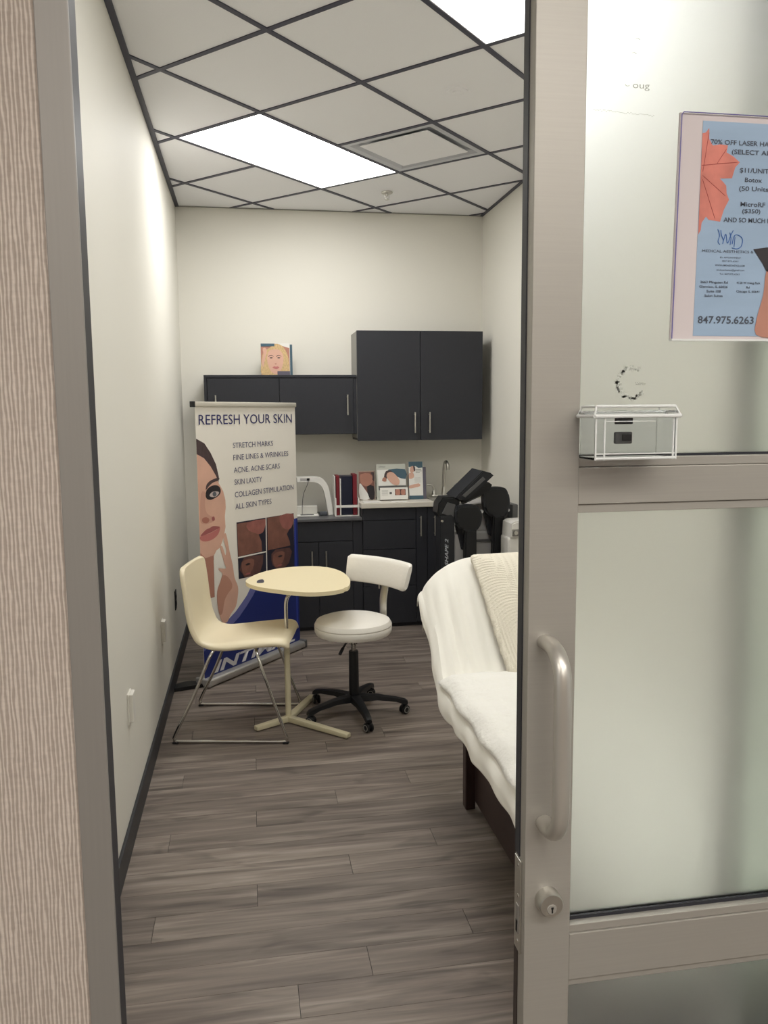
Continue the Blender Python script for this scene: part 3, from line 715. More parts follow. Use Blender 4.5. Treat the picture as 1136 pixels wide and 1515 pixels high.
# file rack with red and navy folders
t = thing('file_rack', 'white wire file rack on the low counter between arch lamp and sink counter', 'file rack', (0, 5.73, 0.804))
for x in (0.610, 0.775):
    finish(prism([(0, 0.0), (0.15, 0.0), (0.15, 0.29), (0.10, 0.29), (0, 0.10)], 0, 0.006).__class__ and B((x-0.005, 0.0, 0), (x+0.004, 0.16, 0.13), 0.001), 'side_panel', M_white, t)
finish(B((0.612, 0.0, 0.062), (0.772, 0.006, 0.080), 0.001), 'front_rail', M_white, t)
finish(B((0.612, 0.0, 0.0), (0.772, 0.16, 0.004)), 'base_plate', M_white, t)
finish(B((0.604, 0.02, 0.004), (0.610, 0.15, 0.288), 0.001), 'divider', M_white, t)
for k, (x0, x1, y0, hh, m, lb) in enumerate(((0.616, 0.640, 0.02, 0.286, M_red, 'dark red folder at the left of the file rack'), (0.642, 0.652, 0.03, 0.262, M_paperwhite, 'thin white paper stack in the file rack beside the left red folder'),
                                      (0.654, 0.735, 0.035, 0.280, M_bluefold, 'wide navy folder in the middle of the file rack'), (0.737, 0.766, 0.02, 0.294, M_red, 'dark red folder at the right of the file rack'))):
    bm = bmesh.new(); box(bm, (-(x1-x0)/2, 0, 0.0), ((x1-x0)/2, 0.13, hh), 0.0015)
    o = thing('folder', lb, 'folder', ((x0+x1)/2, 5.73+y0-0.0, 0.809), 0, 'folders in the file rack')
    finish(bm, 'cover', m, o); finish(B((-(x1-x0)/2+0.002, 0.131, 0.004), ((x1-x0)/2-0.002, 0.134, hh-0.006)), 'sheets', M_paperwhite, o)

def leaning(parent, w, h, lean, th=0.003):
    pass
# framed card with a profile portrait
t = thing('display_card', 'small framed counter card with a face in profile, nearest the folders', 'display card', (0.853, 5.84, 0.905)); t.rotation_euler = (-0.12, 0, 0)
finish(B((-0.062, 0, 0.002), (0.060, 0.006, 0.214), 0.002), 'frame', mat('frame_taupe', (170, 150, 138), 0.4), t)
for nm, pts, m, k in (('photo_background', [(-0.056, 0.008), (0.054, 0.008), (0.054, 0.206), (-0.056, 0.206)], M_face2, 1),
                      ('face', [(-0.045, 0.19), (0.02, 0.195), (0.045, 0.16), (0.04, 0.13), (0.02, 0.11), (-0.01, 0.10), (-0.04, 0.12), (-0.05, 0.15)], M_skin_sh, 2),
                      ('hair', [(0.03, 0.2), (0.054, 0.2), (0.054, 0.14), (0.04, 0.15), (0.045, 0.175)], M_hair, 3),
                      ('dark_cloth', [(0.0, 0.10), (0.05, 0.10), (0.052, 0.01), (0.015, 0.01)], M_lash, 3),
                      ('shoulder', [(-0.055, 0.12), (-0.03, 0.10), (0.02, 0.01), (-0.055, 0.01)], M_paperwhite, 3)):
    flat_print(nm, pts, m, t, -0.0006*k, 2 if nm != 'photo_background' else 0)
# leaflet stand: photo header and white leaflet pocket
t = thing('leaflet_stand', 'cardboard leaflet stand with a lying couple photo and white leaflet in front', 'leaflet stand', (1.030, 5.80, 0.906)); t.rotation_euler = (-0.13, 0, 0)
finish(B((-0.110, 0.0, 0.0), (0.105, 0.006, 0.262), 0.001), 'header_panel', mat('card_grey', (196, 198, 188), 0.5), t)
for nm, pts, m, k in (('photo_background', [(-0.098, 0.105), (0.108, 0.105), (0.104, 0.222), (-0.104, 0.222)], M_paperwhite, 1),
                      ('dark_backdrop', [(-0.02, 0.222), (0.103, 0.222), (0.104, 0.15), (0.03, 0.175), (-0.01, 0.205)], M_teal, 2),
                      ('hair', [(-0.055, 0.17), (-0.04, 0.21), (-0.005, 0.215), (0.01, 0.195), (-0.02, 0.18), (-0.04, 0.15)], M_hair, 3),
                      ('face', [(-0.035, 0.165), (-0.03, 0.195), (0.0, 0.205), (0.03, 0.185), (0.06, 0.14), (0.05, 0.108), (0.02, 0.108), (-0.01, 0.13)], M_skin, 4),
                      ('hand', [(-0.07, 0.14), (-0.06, 0.165), (-0.04, 0.16), (-0.04, 0.135)], M_skin_sh, 4),
                      ('caption_band', [(-0.096, 0.072), (0.108, 0.072), (0.108, 0.103), (-0.098, 0.103)], M_dgrey, 3)):
    flat_print(nm, pts, m, t, -0.0006*k, 2 if nm in ('hair', 'face', 'hand', 'dark_backdrop') else 0)
lettering('SUMMARY', -0.092, 0.238, 0.05, 0.008, M_dgrey, t, -0.0006).hide_render = False
lf2 = finish(B((-0.094, -0.045, 0.001), (0.112, -0.041, 0.088), 0.001), 'leaflet', M_paperwhite, t)
flat_print('small_photo', [(0.015, 0.032), (0.094, 0.032), (0.094, 0.076), (0.015, 0.076)], M_face4, lf2, -0.0455)
flat_print('face', [(0.022, 0.036), (0.05, 0.036), (0.05, 0.072), (0.022, 0.072)], M_skin_sh, lf2, -0.046, 3)
flat_print('face', [(0.062, 0.036), (0.088, 0.036), (0.088, 0.07), (0.062, 0.07)], M_skin_sh, lf2, -0.046, 3)
flat_print('small_mark', [(-0.025, 0.04), (-0.008, 0.04), (-0.008, 0.056), (-0.025, 0.056)], M_dgrey, lf2, -0.0455)
bm = bmesh.new()
for k in range(5): box(bm, (-0.082, -0.0455, 0.035+0.008*k), (-0.036, -0.0452, 0.037+0.008*k))
finish(bm, 'text_lines', M_side, lf2)
finish(B((-0.094, -0.041, 0.001), (0.112, 0.0, 0.004)), 'pocket_base', M_paperwhite, t)
# tall brochure
t = thing('brochure_stand', 'tall narrow brochure with teal bands next to the sink', 'brochure', (1.214, 5.81, 0.906)); t.rotation_euler = (-0.12, 0, 0)
finish(B((-0.052, 0.0, 0.0), (0.052, 0.006, 0.276), 0.001), 'brochure', M_paperwhite, t)
finish(B((-0.050, 0.007, 0.0), (0.078, 0.04, 0.235), 0.002), 'stack_behind', mat('purple_grey', (96, 92, 104), 0.5), t)
for nm, pts, m, k in (('top_band', [(-0.052, 0.236), (0.0, 0.243), (0.02, 0.228), (0.052, 0.232), (0.052, 0.276), (-0.052, 0.276)], M_teal, 1), ('bottom_band', [(-0.052, 0.0), (0.052, 0.0), (0.052, 0.026), (-0.052, 0.026)], M_teal, 1),
                      ('face', [(-0.045, 0.21), (-0.035, 0.24), (-0.012, 0.24), (-0.008, 0.21), (-0.03, 0.195)], M_skin, 2), ('hair', [(-0.018, 0.245), (-0.005, 0.235), (-0.004, 0.205), (-0.014, 0.21)], M_hair, 3),
                      ('body', [(-0.05, 0.19), (-0.02, 0.195), (-0.015, 0.16), (-0.05, 0.15)], M_skin, 2), ('figure', [(-0.05, 0.10), (0.02, 0.115), (0.03, 0.095), (-0.01, 0.085), (-0.05, 0.08)], M_skin, 2)):
    flat_print(nm, pts, m, t, -0.0006*k, 2 if 'band' not in nm else 0)
bm = bmesh.new()
for k, ww in enumerate((0.04, 0.045, 0.03)): box(bm, (0.0, -0.001, 0.215-0.011*k), (ww, -0.0006, 0.219-0.011*k))
for k in range(4): box(bm, (-0.01, -0.001, 0.155-0.010*k), (0.035, -0.0006, 0.1565-0.010*k))
finish(bm, 'text_lines', M_side, t)
# loose leaflets
for x0, y0, x1, y1, lb, rz in ((0.80, 5.64, 0.93, 5.73, 'white leaflet lying flat at the left end of the white counter', 0.1), (1.00, 5.635, 1.12, 5.70, 'small grey-edged leaflet lying flat in front of the leaflet stand', -0.05)):
    o = finish(B((-(x1-x0)/2, -(y1-y0)/2, 0), ((x1-x0)/2, (y1-y0)/2, 0.003)), 'leaflet', M_paperwhite, None, loc=((x0+x1)/2, (y0+y1)/2, 0.9055), rotz=rz); tag(o, lb, 'leaflet', 'loose leaflets on the counter')

# ------------------------------------------------------------------ body-shaping machine beside the sink counter
t = thing('treatment_machine', 'grey and black body treatment machine with hanging paddles behind the bed', 'machine', (0, 0, 0))
finish(B((1.31, 4.88, 0.06), (1.62, 5.30, 0.80), 0.02), 'cabinet_body', M_grey, t)
finish(prism([(1.305, 0.79), (1.62, 0.79), (1.615, 0.955), (1.44, 0.965), (1.40, 0.96), (1.32, 0.86)], 4.885, 5.28, 0.008), 'upper_body', M_grey, t)
finish(B((1.305, 4.872, 0.725), (1.60, 4.882, 0.742), 0.002), 'shelf_line', M_dgrey, t)
finish(B((1.612, 4.80, 0.60), (1.648, 4.95, 0.965), 0.006), 'side_arm', M_dgrey, t)
# front-left column with lettering
cx0 = 1.112
finish(B((1.225, 4.74, 0.06), (1.312, 4.90, 0.80), 0.008), 'front_panel', M_grey, t)
finish(prism([(1.126, 0.06), (1.217, 0.06), (1.216, 0.905), (1.195, 0.925), (1.128, 0.915)], 4.70, 4.83, 0.004), 'column', M_black2, t)
mt = text_mesh('SHAPE 2', 0.02, 0.3)
xs = [v.co.x for v in mt.vertices]; x_min, x_max = min(xs), max(xs)
for v in mt.vertices:
    u = (v.co.x-x_min)/(x_max-x_min); v.co = Vector((1.176-v.co.y/0.729*0.021, 4.6985, 0.615+u*0.165))
mt.materials.append(mat('white_ink', (176, 180, 186), 0.5)); o = bpy.data.objects.new('lettering', mt); C.objects.link(o); o.parent = t
finish(lathe([(0, 0), (0.008, 0.001), (0.009, 0.004)], (1.138, 4.694, 0.888), 12, 'y'), 'indicator', M_chrome, t)
finish(prism([(1.116, 0.935), (1.122, 0.99), (1.150, 1.028), (1.215, 1.030), (1.255, 1.0), (1.245, 0.94), (1.222, 0.905), (1.19, 0.90), (1.125, 0.908)], 4.72, 4.86, 0.008), 'shoulder_joint', M_black, t)
finish(prism([(1.176, 0.999), (1.224, 0.984), (1.212, 0.905), (1.142, 0.933)], 4.705, 4.73, 0.003), 'joint_cover', M_dgrey, t)
# tilted screens
def slab(poly, y0, y1, m, nm, bev=0.006): return finish(prism(poly, y0, y1, bev), nm, m, t)
slab([(1.222, 1.028), (1.250, 1.010), (1.300, 1.012), (1.413, 1.116), (1.459, 1.156), (1.44, 1.172), (1.391, 1.186)], 4.70, 4.95, M_black2, 'screen')
slab([(1.262, 1.040), (1.39, 1.150), (1.405, 1.135), (1.28, 1.028)], 4.692, 4.70, M_dgrey, 'screen_face', 0.001)
slab([(1.262, 0.992), (1.300, 0.992), (1.405, 1.036), (1.452, 1.060), (1.469, 1.094), (1.447, 1.110), (1.412, 1.113), (1.33, 1.045)], 4.76, 4.93, M_black, 'keyboard_tray')
slab([(1.215, 0.992), (1.30, 0.975), (1.44, 1.035), (1.43, 1.055), (1.28, 1.01)], 4.80, 4.90, M_dgrey, 'arm_link', 0.004)
finish(lathe([(0, 0), (0.008, 0.0), (0.010, 0.004), (0.010, 0.02)], (1.258, 4.74, 0.992), 12, 'y'), 'hinge_pin', M_chrome, t, True)
# two hanging paddles
for cxp, czp, yy, hw, hh, lb in ((1.298, 0.905, 4.68, 0.083, 0.078, 'L'), (1.503, 0.985, 4.78, 0.084, 0.092, 'R')):
    P2 = [(cxp-hw, czp+0.01), (cxp-hw*0.95, czp+hh*0.78), (cxp-hw*0.6, czp+hh*0.97), (cxp+0.3*hw, czp+hh), (cxp+hw*0.8, czp+hh*0.8), (cxp+hw, czp+0.01), (cxp+hw*0.9, czp-hh*0.55), (cxp+hw*0.62, czp-hh), (cxp-hw*0.3, czp-hh), (cxp-hw*0.85, czp-hh*0.6)]
    P2 = [(p.x, p.y) for p in catmull([(a, b, 0) for a, b in P2], 4, True)]
    pd = finish(prism(P2, yy, yy+0.055, 0.012), 'paddle', M_black2, t, True)
    finish(prism([(cxp+(a-cxp)*0.86, czp+(b-czp)*0.84) for a, b in P2], yy-0.002, yy+0.002, 0.0015), 'paddle_pad', M_black, pd, True)
    x0 = cxp-0.022 if lb == 'L' else cxp-0.02; zb = 0.50
    finish(prism([(x0, czp-hh+0.006), (x0+0.072, czp-hh+0.006), (x0+0.074, zb), (x0-0.004, zb)], yy-0.004, yy+0.05, 0.008), 'paddle_strap', M_black, pd)
    finish(prism([(x0-0.045, czp-hh+0.03), (x0, czp-hh), (x0+0.01, czp-hh-0.13), (x0-0.01, czp-hh-0.12)], yy+0.05, yy+0.09, 0.006), 'hose', M_black2, pd)
for x, z in ((1.416, 0.925), (1.222, 0.86), (1.585, 0.93)):
    finish(lathe([(0, 0), (0.009, 0.0), (0.011, 0.006), (0.011, 0.03)], (x, 4.80, z), 14, 'y'), 'hook', M_trimw, t, True)
for x in (1.36, 1.56):
    for y in (4.95, 5.24): finish(lathe([(0, -0.012), (0.028, -0.012), (0.03, 0), (0.028, 0.012), (0, 0.012)], (x, y, 0.030), 16, 'x'), 'caster', M_black, t, True)

t = thing('white_device', 'white plastic device with a round knob at the right of the treatment machine', 'machine', (0, 0, 0))
finish(B((1.522, 4.60, 0.04), (1.76, 4.76, 0.79), 0.012), 'body', M_white, t)
finish(prism([(1.53, 0.79), (1.76, 0.79), (1.76, 0.89), (1.56, 0.888), (1.535, 0.875)], 4.585, 4.76, 0.008), 'head', M_white, t)
finish(B((1.538, 4.578, 0.80), (1.70, 4.586, 0.842), 0.003), 'control_strip', M_side, t)
finish(lathe([(0, -0.016), (0.012, -0.016), (0.014, 0)], (1.556, 4.578, 0.822), 18, 'y'), 'knob', M_chrome, t, True)
for x in (1.56, 1.72): finish(lathe([(0, -0.01), (0.019, -0.01), (0.02, 0), (0.019, 0.01), (0, 0.01)], (x, 4.68, 0.020), 14, 'x'), 'caster', M_black, t, True)

# ------------------------------------------------------------------ roll-up banner
bdir = Vector((0.644, 0.765))
BN = thing('roll_up_banner', 'tall roll-up banner reading REFRESH YOUR SKIN with half a woman\'s face', 'banner', (-0.278, 4.562, 0), math.atan2(0.765, 0.644))
BW = 0.905
finish(B((0.0, -0.001, 0.03), (BW, 0.001, 1.598), 0), 'banner_sheet', M_banner, BN)
finish(B((-0.008, -0.012, 1.578), (BW+0.002, 0.012, 1.606), 0.004), 'top_rail', mat('rail_silver', (205, 200, 188), 0.4, 0.3), BN, True)
finish(B((-0.026, -0.013, 1.576), (-0.008, 0.013, 1.608), 0.002), 'end_cap', M_black, BN)
cas = finish(B((-0.01, -0.05, 0.004), (BW+0.012, 0.055, 0.048), 0.012, 3), 'base_casing', mat('satin_silver', (196, 194, 190), 0.35, 0.7), BN, True)
finish(B((BW-0.012, -0.052, 0.006), (BW+0.016, 0.057, 0.056), 0.008), 'end_cap', M_dgrey, cas)
finish(B((-0.016, -0.052, 0.004), (0.006, 0.057, 0.05), 0.008), 'end_cap', M_grey, cas)
ft = prism([(p.x, p.y) for p in catmull([(0.0, 0.0, 0), (-0.05, 0.02, 0), (-0.13, 0.07, 0), (-0.165, 0.10, 0), (-0.16, 0.13, 0), (-0.09, 0.13, 0), (0.0, 0.10, 0)], 4, True)], 0.002, 0.022, 0.004, 'xy')
finish(ft, 'foot', M_black, BN, True)
finish(T([(0.45, 0.03, 0.04), (0.45, 0.03, 1.59)], 0.008, 8), 'support_pole', M_steel, BN)
G = {
 'hair': (M_hair, 1, [(0.0, 1.405), (0.064, 1.377), (0.111, 1.322), (0.152, 1.255), (0.172, 1.182), (0.168, 1.152), (0.149, 1.189), (0.108, 1.245), (0.056, 1.295), (0.0, 1.32)]),
 'face': (M_skin, 2, [(0.0, 1.32), (0.056, 1.295), (0.108, 1.245), (0.149, 1.189), (0.169, 1.147), (0.204, 1.098), (0.22, 1.045), (0.221, 1.004), (0.211, 0.953), (0.214, 0.89), (0.194, 0.83), (0.166, 0.782), (0.112, 0.744), (0.104, 0.709), (0.103, 0.50), (0.0, 0.50)]),
 'neck': (M_skin_sh, 3, [(0.0, 0.77), (0.039, 0.735), (0.112, 0.741), (0.104, 0.709), (0.103, 0.50), (0.0, 0.50)]),
 'brow': (M_hair, 3, [(0.061, 1.117), (0.07, 1.148), (0.107, 1.169), (0.17, 1.179), (0.167, 1.163), (0.121, 1.154), (0.085, 1.135)]),
 'lashes': (M_lash, 4, [(0.06, 1.076), (0.066, 1.115), (0.109, 1.137), (0.161, 1.134), (0.183, 1.107), (0.17, 1.081), (0.128, 1.064), (0.087, 1.06)]),
 'eye_white': (M_eyew, 5, [(0.088, 1.083), (0.108, 1.101), (0.144, 1.103), (0.168, 1.094), (0.146, 1.075), (0.114, 1.073)]),
 'iris': (M_iris, 6, [(0.145, 1.087), (0.143, 1.081), (0.136, 1.076), (0.128, 1.075), (0.12, 1.078), (0.115, 1.083), (0.113, 1.09), (0.115, 1.096), (0.121, 1.1), (0.13, 1.102), (0.138, 1.099), (0.143, 1.094)]),
 'nose_side': (mat('print_skin_shade', (200, 154, 136), 0.5), 2.5, [(0.022, 1.10), (0.060, 1.10), (0.05, 1.04), (0.062, 0.99), (0.10, 0.965), (0.122, 0.962), (0.125, 0.94), (0.085, 0.928), (0.03, 0.93), (0.008, 0.96)]),
 'nose': (mat('print_nostril', (170, 112, 98), 0.5), 3, [(0.024, 0.959), (0.05, 0.966), (0.075, 0.957), (0.081, 0.942), (0.06, 0.93), (0.028, 0.939)]),
 'nostril': (M_lip2, 4, [(0.101, 0.957), (0.12, 0.961), (0.125, 0.942), (0.107, 0.938)]),
 'upper_lip': (M_lip2, 4, [(0.005, 0.864), (0.047, 0.893), (0.083, 0.901), (0.113, 0.908), (0.167, 0.896), (0.134, 0.885), (0.077, 0.872)]),
 'lower_lip': (M_lip, 4, [(0.005, 0.862), (0.077, 0.870), (0.134, 0.883), (0.167, 0.894), (0.15, 0.857), (0.102, 0.833), (0.043, 0.829), (0.007, 0.842)]),
 'periwinkle_band': (M_peri, 1, [(0.0, 0.29), (0.10, 0.305), (0.178, 0.325), (0.211, 0.343), (0.279, 0.377), (0.337, 0.418), (0.384, 0.454), (0.43, 0.505), (0.50, 0.52), (0.484, 0.466), (0.405, 0.404), (0.311, 0.34), (0.254, 0.311), (0.142, 0.251), (0.0, 0.194)]),
 'navy_field': (M_navy, 2, [(0.0, 0.045), (0.0, 0.205), (0.142, 0.258), (0.254, 0.311), (0.311, 0.34), (0.376, 0.387), (0.442, 0.443), (0.505, 0.51), (0.555, 0.578), (0.859, 0.60), (0.868, 0.861), (0.905, 0.864), (0.905, 0.045)]),
 'blue_stripe': (M_blue, 3, [(0.87, 0.861), (0.885, 0.862), (0.889, 0.151), (0.873, 0.155)]),
 'hand': (M_skin, 5, [(0.194, 0.838), (0.209, 0.856), (0.223, 0.826), (0.239, 0.75), (0.264, 0.658), (0.277, 0.581), (0.304, 0.523), (0.301, 0.471), (0.28, 0.407), (0.235, 0.372), (0.2, 0.331), (0.16, 0.34), (0.138, 0.386), (0.123, 0.455), (0.124, 0.528), (0.153, 0.581), (0.173, 0.622), (0.147, 0.647), (0.145, 0.659), (0.204, 0.649), (0.19, 0.685), (0.167, 0.754), (0.161, 0.783), (0.181, 0.781), (0.203, 0.727), (0.211, 0.755), (0.196, 0.808)]),
 'palm': (mat('print_palm', (192, 142, 122), 0.5), 6, [(0.126, 0.528), (0.153, 0.581), (0.175, 0.612), (0.213, 0.6), (0.25, 0.554), (0.25, 0.523), (0.219, 0.502), (0.185, 0.465), (0.162, 0.395), (0.138, 0.39), (0.123, 0.455)]),
 'white_gap': (M_banner, 4, [(0.106, 0.735), (0.13, 0.765), (0.155, 0.775), (0.185, 0.70), (0.17, 0.66), (0.14, 0.66), (0.138, 0.64), (0.16, 0.62), (0.13, 0.575), (0.106, 0.50)]),
 'photo_panel': (M_photo, 3, [(0.309, 0.905), (0.865, 0.899), (0.859, 0.55), (0.315, 0.565)]),
}
for nm, (m_, k, pts) in G.items():
    sm = 3 if nm not in ('navy_field', 'blue_stripe', 'photo_panel', 'face', 'neck', 'periwinkle_band', 'hair', 'white_gap') else 0
    flat_print(nm, pts, m_, BN, -0.0012-0.0004*k, sm)
for nm, m_, pts, k in (('jaw_photo', M_face2, [(0.314, 0.896), (0.575, 0.895), (0.57, 0.845), (0.547, 0.815), (0.507, 0.807), (0.533, 0.761), (0.536, 0.7), (0.316, 0.7)], 4),
                       ('chin', M_face3, [(0.404, 0.892), (0.573, 0.894), (0.569, 0.845), (0.547, 0.815), (0.507, 0.809), (0.47, 0.822), (0.413, 0.846)], 5),
                       ('jaw_photo', M_face2, [(0.596, 0.9), (0.861, 0.896), (0.853, 0.83), (0.811, 0.795), (0.788, 0.773), (0.817, 0.721), (0.822, 0.694), (0.591, 0.696)], 4),
                       ('chin', M_face3, [(0.718, 0.898), (0.861, 0.896), (0.853, 0.83), (0.811, 0.799), (0.74, 0.824)], 5),
                       ('face_photo', M_face4, [(0.323, 0.618), (0.342, 0.66), (0.372, 0.691), (0.547, 0.676), (0.539, 0.62), (0.507, 0.567), (0.459, 0.561), (0.366, 0.566), (0.35, 0.59)], 4),
                       ('face_photo', M_face4, [(0.627, 0.669), (0.671, 0.69), (0.813, 0.681), (0.839, 0.652), (0.803, 0.584), (0.763, 0.562), (0.679, 0.563), (0.636, 0.596), (0.625, 0.629)], 4),
                       ('eye', M_lash, [(0.375, 0.640), (0.40, 0.648), (0.425, 0.640), (0.40, 0.634)], 5), ('eye', M_lash, [(0.690, 0.640), (0.715, 0.648), (0.74, 0.640), (0.715, 0.634)], 5),
                       ('mouth', M_lip2, [(0.37, 0.583), (0.40, 0.590), (0.425, 0.583), (0.40, 0.577)], 5), ('mouth', M_lip2, [(0.678, 0.583), (0.705, 0.590), (0.735, 0.583), (0.705, 0.577)], 5),
                       ('cheek', M_face2, [(0.345, 0.66), (0.40, 0.672), (0.46, 0.66), (0.44, 0.60), (0.38, 0.575), (0.35, 0.60)], 4.5), ('cheek', M_face2, [(0.645, 0.66), (0.70, 0.672), (0.76, 0.66), (0.74, 0.60), (0.68, 0.575), (0.645, 0.60)], 4.5),
                       ('divider', M_banner, [(0.577, 0.902), (0.586, 0.902), (0.580, 0.552), (0.572, 0.552)], 6), ('divider', M_banner, [(0.312, 0.699), (0.58, 0.695), (0.58, 0.687), (0.312, 0.690)], 6)):
    flat_print(nm, pts, m_, BN, -0.0012-0.0004*k, 2 if nm in ('cheek', 'chin', 'eye', 'mouth') else 0)
yt = -0.0032
for s, x0, z0, w, h in (('REFRESH YOUR SKIN', 0.024, 1.480, 0.843, 0.058), ('STRETCH MARKS', 0.299, 1.341, 0.371, 0.033), ('FINE LINES & WRINKLES', 0.299, 1.271, 0.522, 0.033),
                        ('ACNE, ACNE SCARS', 0.299, 1.197, 0.433, 0.033), ('SKIN LAXITY', 0.302, 1.127, 0.252, 0.033), ('COLLAGEN STIMULATION', 0.302, 1.053, 0.566, 0.034), ('ALL SKIN TYPES', 0.303, 0.983, 0.337, 0.034)):
    lettering(s, x0, z0, w, h, M_ink if h > 0.05 else M_ink2, BN, yt, 0.0, 0)
lettering('INTIMAL', 0.075, 0.060, 0.775, 0.064, mat('ink_white', (214, 212, 216), 0.5), BN, yt, 0.035, 0.25)

# ------------------------------------------------------------------ cream shell chair on chrome sled frame
CH = thing('shell_chair', 'cream moulded shell chair on a chrome sled base, left of the round table', 'chair', (-0.0735, 3.963, 0), math.radians(-10.7))
prof = catmull([(0.268, 0.446, 0), (0.250, 0.468, 0), (0.19, 0.470, 0), (0.08, 0.460, 0), (-0.03, 0.449, 0), (-0.105, 0.452, 0), (-0.162, 0.476, 0), (-0.192, 0.530, 0), (-0.207, 0.61, 0), (-0.216, 0.70, 0), (-0.225, 0.775, 0), (-0.230, 0.818, 0)], 5)
def shell(u, v):
    k = v*(len(prof)-1); a = int(min(k, len(prof)-2)); p = prof[a].lerp(prof[a+1], k-a)
    s = 2*u-1; wd = 0.212
    if v < 0.12: wd -= 0.03*((0.12-v)/0.12)**2
    if v > 0.88: wd -= 0.030*((v-0.88)/0.12)**3
    wd -= 0.012*math.exp(-((v-0.52)/0.14)**2)
    tz = min(1, max(0, (v-0.35)/0.25)); cup = 0.022*abs(s)**3
    edge = -0.026*max(0, abs(s)-0.86)/0.14
    return (p.x+tz*(cup*0.9), s*wd, p.y+(1-tz)*(cup*0.6+edge))
o = finish(grid_mesh(25, len(prof), shell), 'seat_shell', M_cream, CH, True)
md = o.modifiers.new('thickness', 'SOLIDIFY'); md.thickness = 0.024; md.offset = 0.0
md = o.modifiers.new('smooth', 'SUBSURF'); md.levels = 1; md.render_levels = 1
for v in o.data.polygons: v.use_smooth = True
for s in (-1, 1):
    y = s*0.248
    path = catmull([(-0.07, s*0.15, 0.436), (-0.09, y*0.86, 0.41), (-0.17, y*0.95, 0.22), (-0.255, y, 0.050), (-0.262, y, 0.020), (-0.245, y, 0.0095), (-0.10, y, 0.0095), (0.10, y, 0.0095),
                    (0.248, y, 0.0095), (0.266, y, 0.020), (0.26, y, 0.050), (0.20, y*0.95, 0.22), (0.135, y*0.86, 0.41), (0.115, s*0.15, 0.438)], 5)
    sf = finish(T(path, 0.0075, 12), 'sled_leg', M_chrome, CH, True)
    for x in (-0.258, 0.262): finish(B((x-0.014, y-0.011, 0), (x+0.014, y+0.011, 0.009), 0.003), 'glide', M_black, sf)
bm = bmesh.new()
for x in (-0.07, 0.115): tube(bm, [(x, -0.16, 0.437), (x, 0.16, 0.437)], 0.008, 10)
finish(bm, 'cross_bar', M_chrome, CH, True)
finish(B((-0.06, -0.10, 0.432), (0.10, 0.10, 0.440), 0.002), 'mounting_plate', M_dgrey, CH)

# ------------------------------------------------------------------ round-cornered laptop table
TB = thing('side_table', 'cream pear-shaped laptop table on a single pole with three-arm foot', 'table', (0.164, 3.939, 0))
top = [(-0.028, 4.10), (-0.01, 4.20), (0.055, 4.33), (0.16, 4.43), (0.29, 4.46), (0.40, 4.42), (0.468, 4.30), (0.495, 4.14), (0.490, 3.98), (0.452, 3.85), (0.36, 3.785), (0.25, 3.79), (0.13, 3.87), (0.02, 3.98)]
tp = [(p.x-0.164, p.y-3.939) for p in catmull([(a, b, 0) for a, b in top], 5, True)]
finish(prism(tp, 0.672, 0.692, 0.006, 'xy'), 'tabletop', M_creamtop, TB, True)
hc = (0.045-0.164, 4.09-3.939)
hole = [(p.x, p.y) for p in catmull([(hc[0]-0.018, hc[1]-0.03, 0), (hc[0]-0.012, hc[1]+0.03, 0), (hc[0]+0.012, hc[1]+0.045, 0), (hc[0]+0.018, hc[1]+0.0, 0), (hc[0]+0.012, hc[1]-0.035, 0)], 4, True)]
finish(prism(hole, 0.6905, 0.6932, 0.0008, 'xy'), 'cable_grommet', mat('grommet', (60, 58, 74), 0.5), TB)
finish(T(catmull([(0.06, 0.02, 0.670), (0.03, 0.01, 0.660), (0.004, 0.0, 0.625), (0.0, 0.0, 0.55), (0.0, 0.0, 0.42)], 6), 0.0095, 14), 'upper_pole', M_chrome, TB, True)
finish(T([(0, 0, 0.03), (0, 0, 0.43)], 0.0145, 16), 'lower_pole', M_creamleg, TB, True)
finish(B((0.00, -0.05, 0.664), (0.12, 0.08, 0.672), 0.002), 'mounting_plate', M_creamleg, TB)
for ex, ey in ((-0.165, -0.093), (0.271, -0.268), (0.143, 0.309)):
    L_ = math.hypot(ex, ey); a = math.atan2(ey, ex)
    Mx = Matrix.Rotation(a, 4, 'Z')
    bm = bmesh.new(); vs = box(bm, (0.0, -0.017, 0.004), (L_, 0.017, 0.034), 0.005, 2, None)
    for v in bm.verts:
        if v.co.x > L_*0.6 and v.co.z > 0.02: v.co.z -= 0.008
    for v in bm.verts: v.co = Mx @ v.co
    lg = finish(bm, 'foot_arm', M_creamleg, TB, True)
    finish(lathe([(0, 0.0), (0.009, 0.0), (0.009, 0.005), (0, 0.005)], (ex*0.93, ey*0.93, 0), 12), 'glide', M_black, lg)

# ------------------------------------------------------------------ rolling stool
ST = thing('rolling_stool', 'white vinyl rolling stool with curved backrest and black five-star base', 'stool', (0.503, 3.99, 0))
finish(lathe([(0, 0.512), (0.10, 0.5105), (0.160, 0.505), (0.186, 0.495), (0.195, 0.480), (0.197, 0.474), (0.1945, 0.468), (0.1975, 0.462), (0.196, 0.442), (0.188, 0.428), (0.17, 0.423), (0, 0.423)], seg=56), 'seat', M_vinyl, ST, True)
finish(T([(0, 0, 0.30), (0, 0, 0.424)], 0.013, 14), 'gas_lift', M_chrome, ST, True)
finish(lathe([(0.020, 0.37), (0.022, 0.372), (0.022, 0.398), (0.012, 0.40)], seg=16), 'collar', M_chrome, ST, True)
finish(lathe([(0.0, 0.335), (0.0225, 0.335), (0.0245, 0.330), (0.0265, 0.10), (0.036, 0.095), (0.038, 0.07), (0, 0.068)], seg=20), 'column_sleeve', M_black, ST, True)
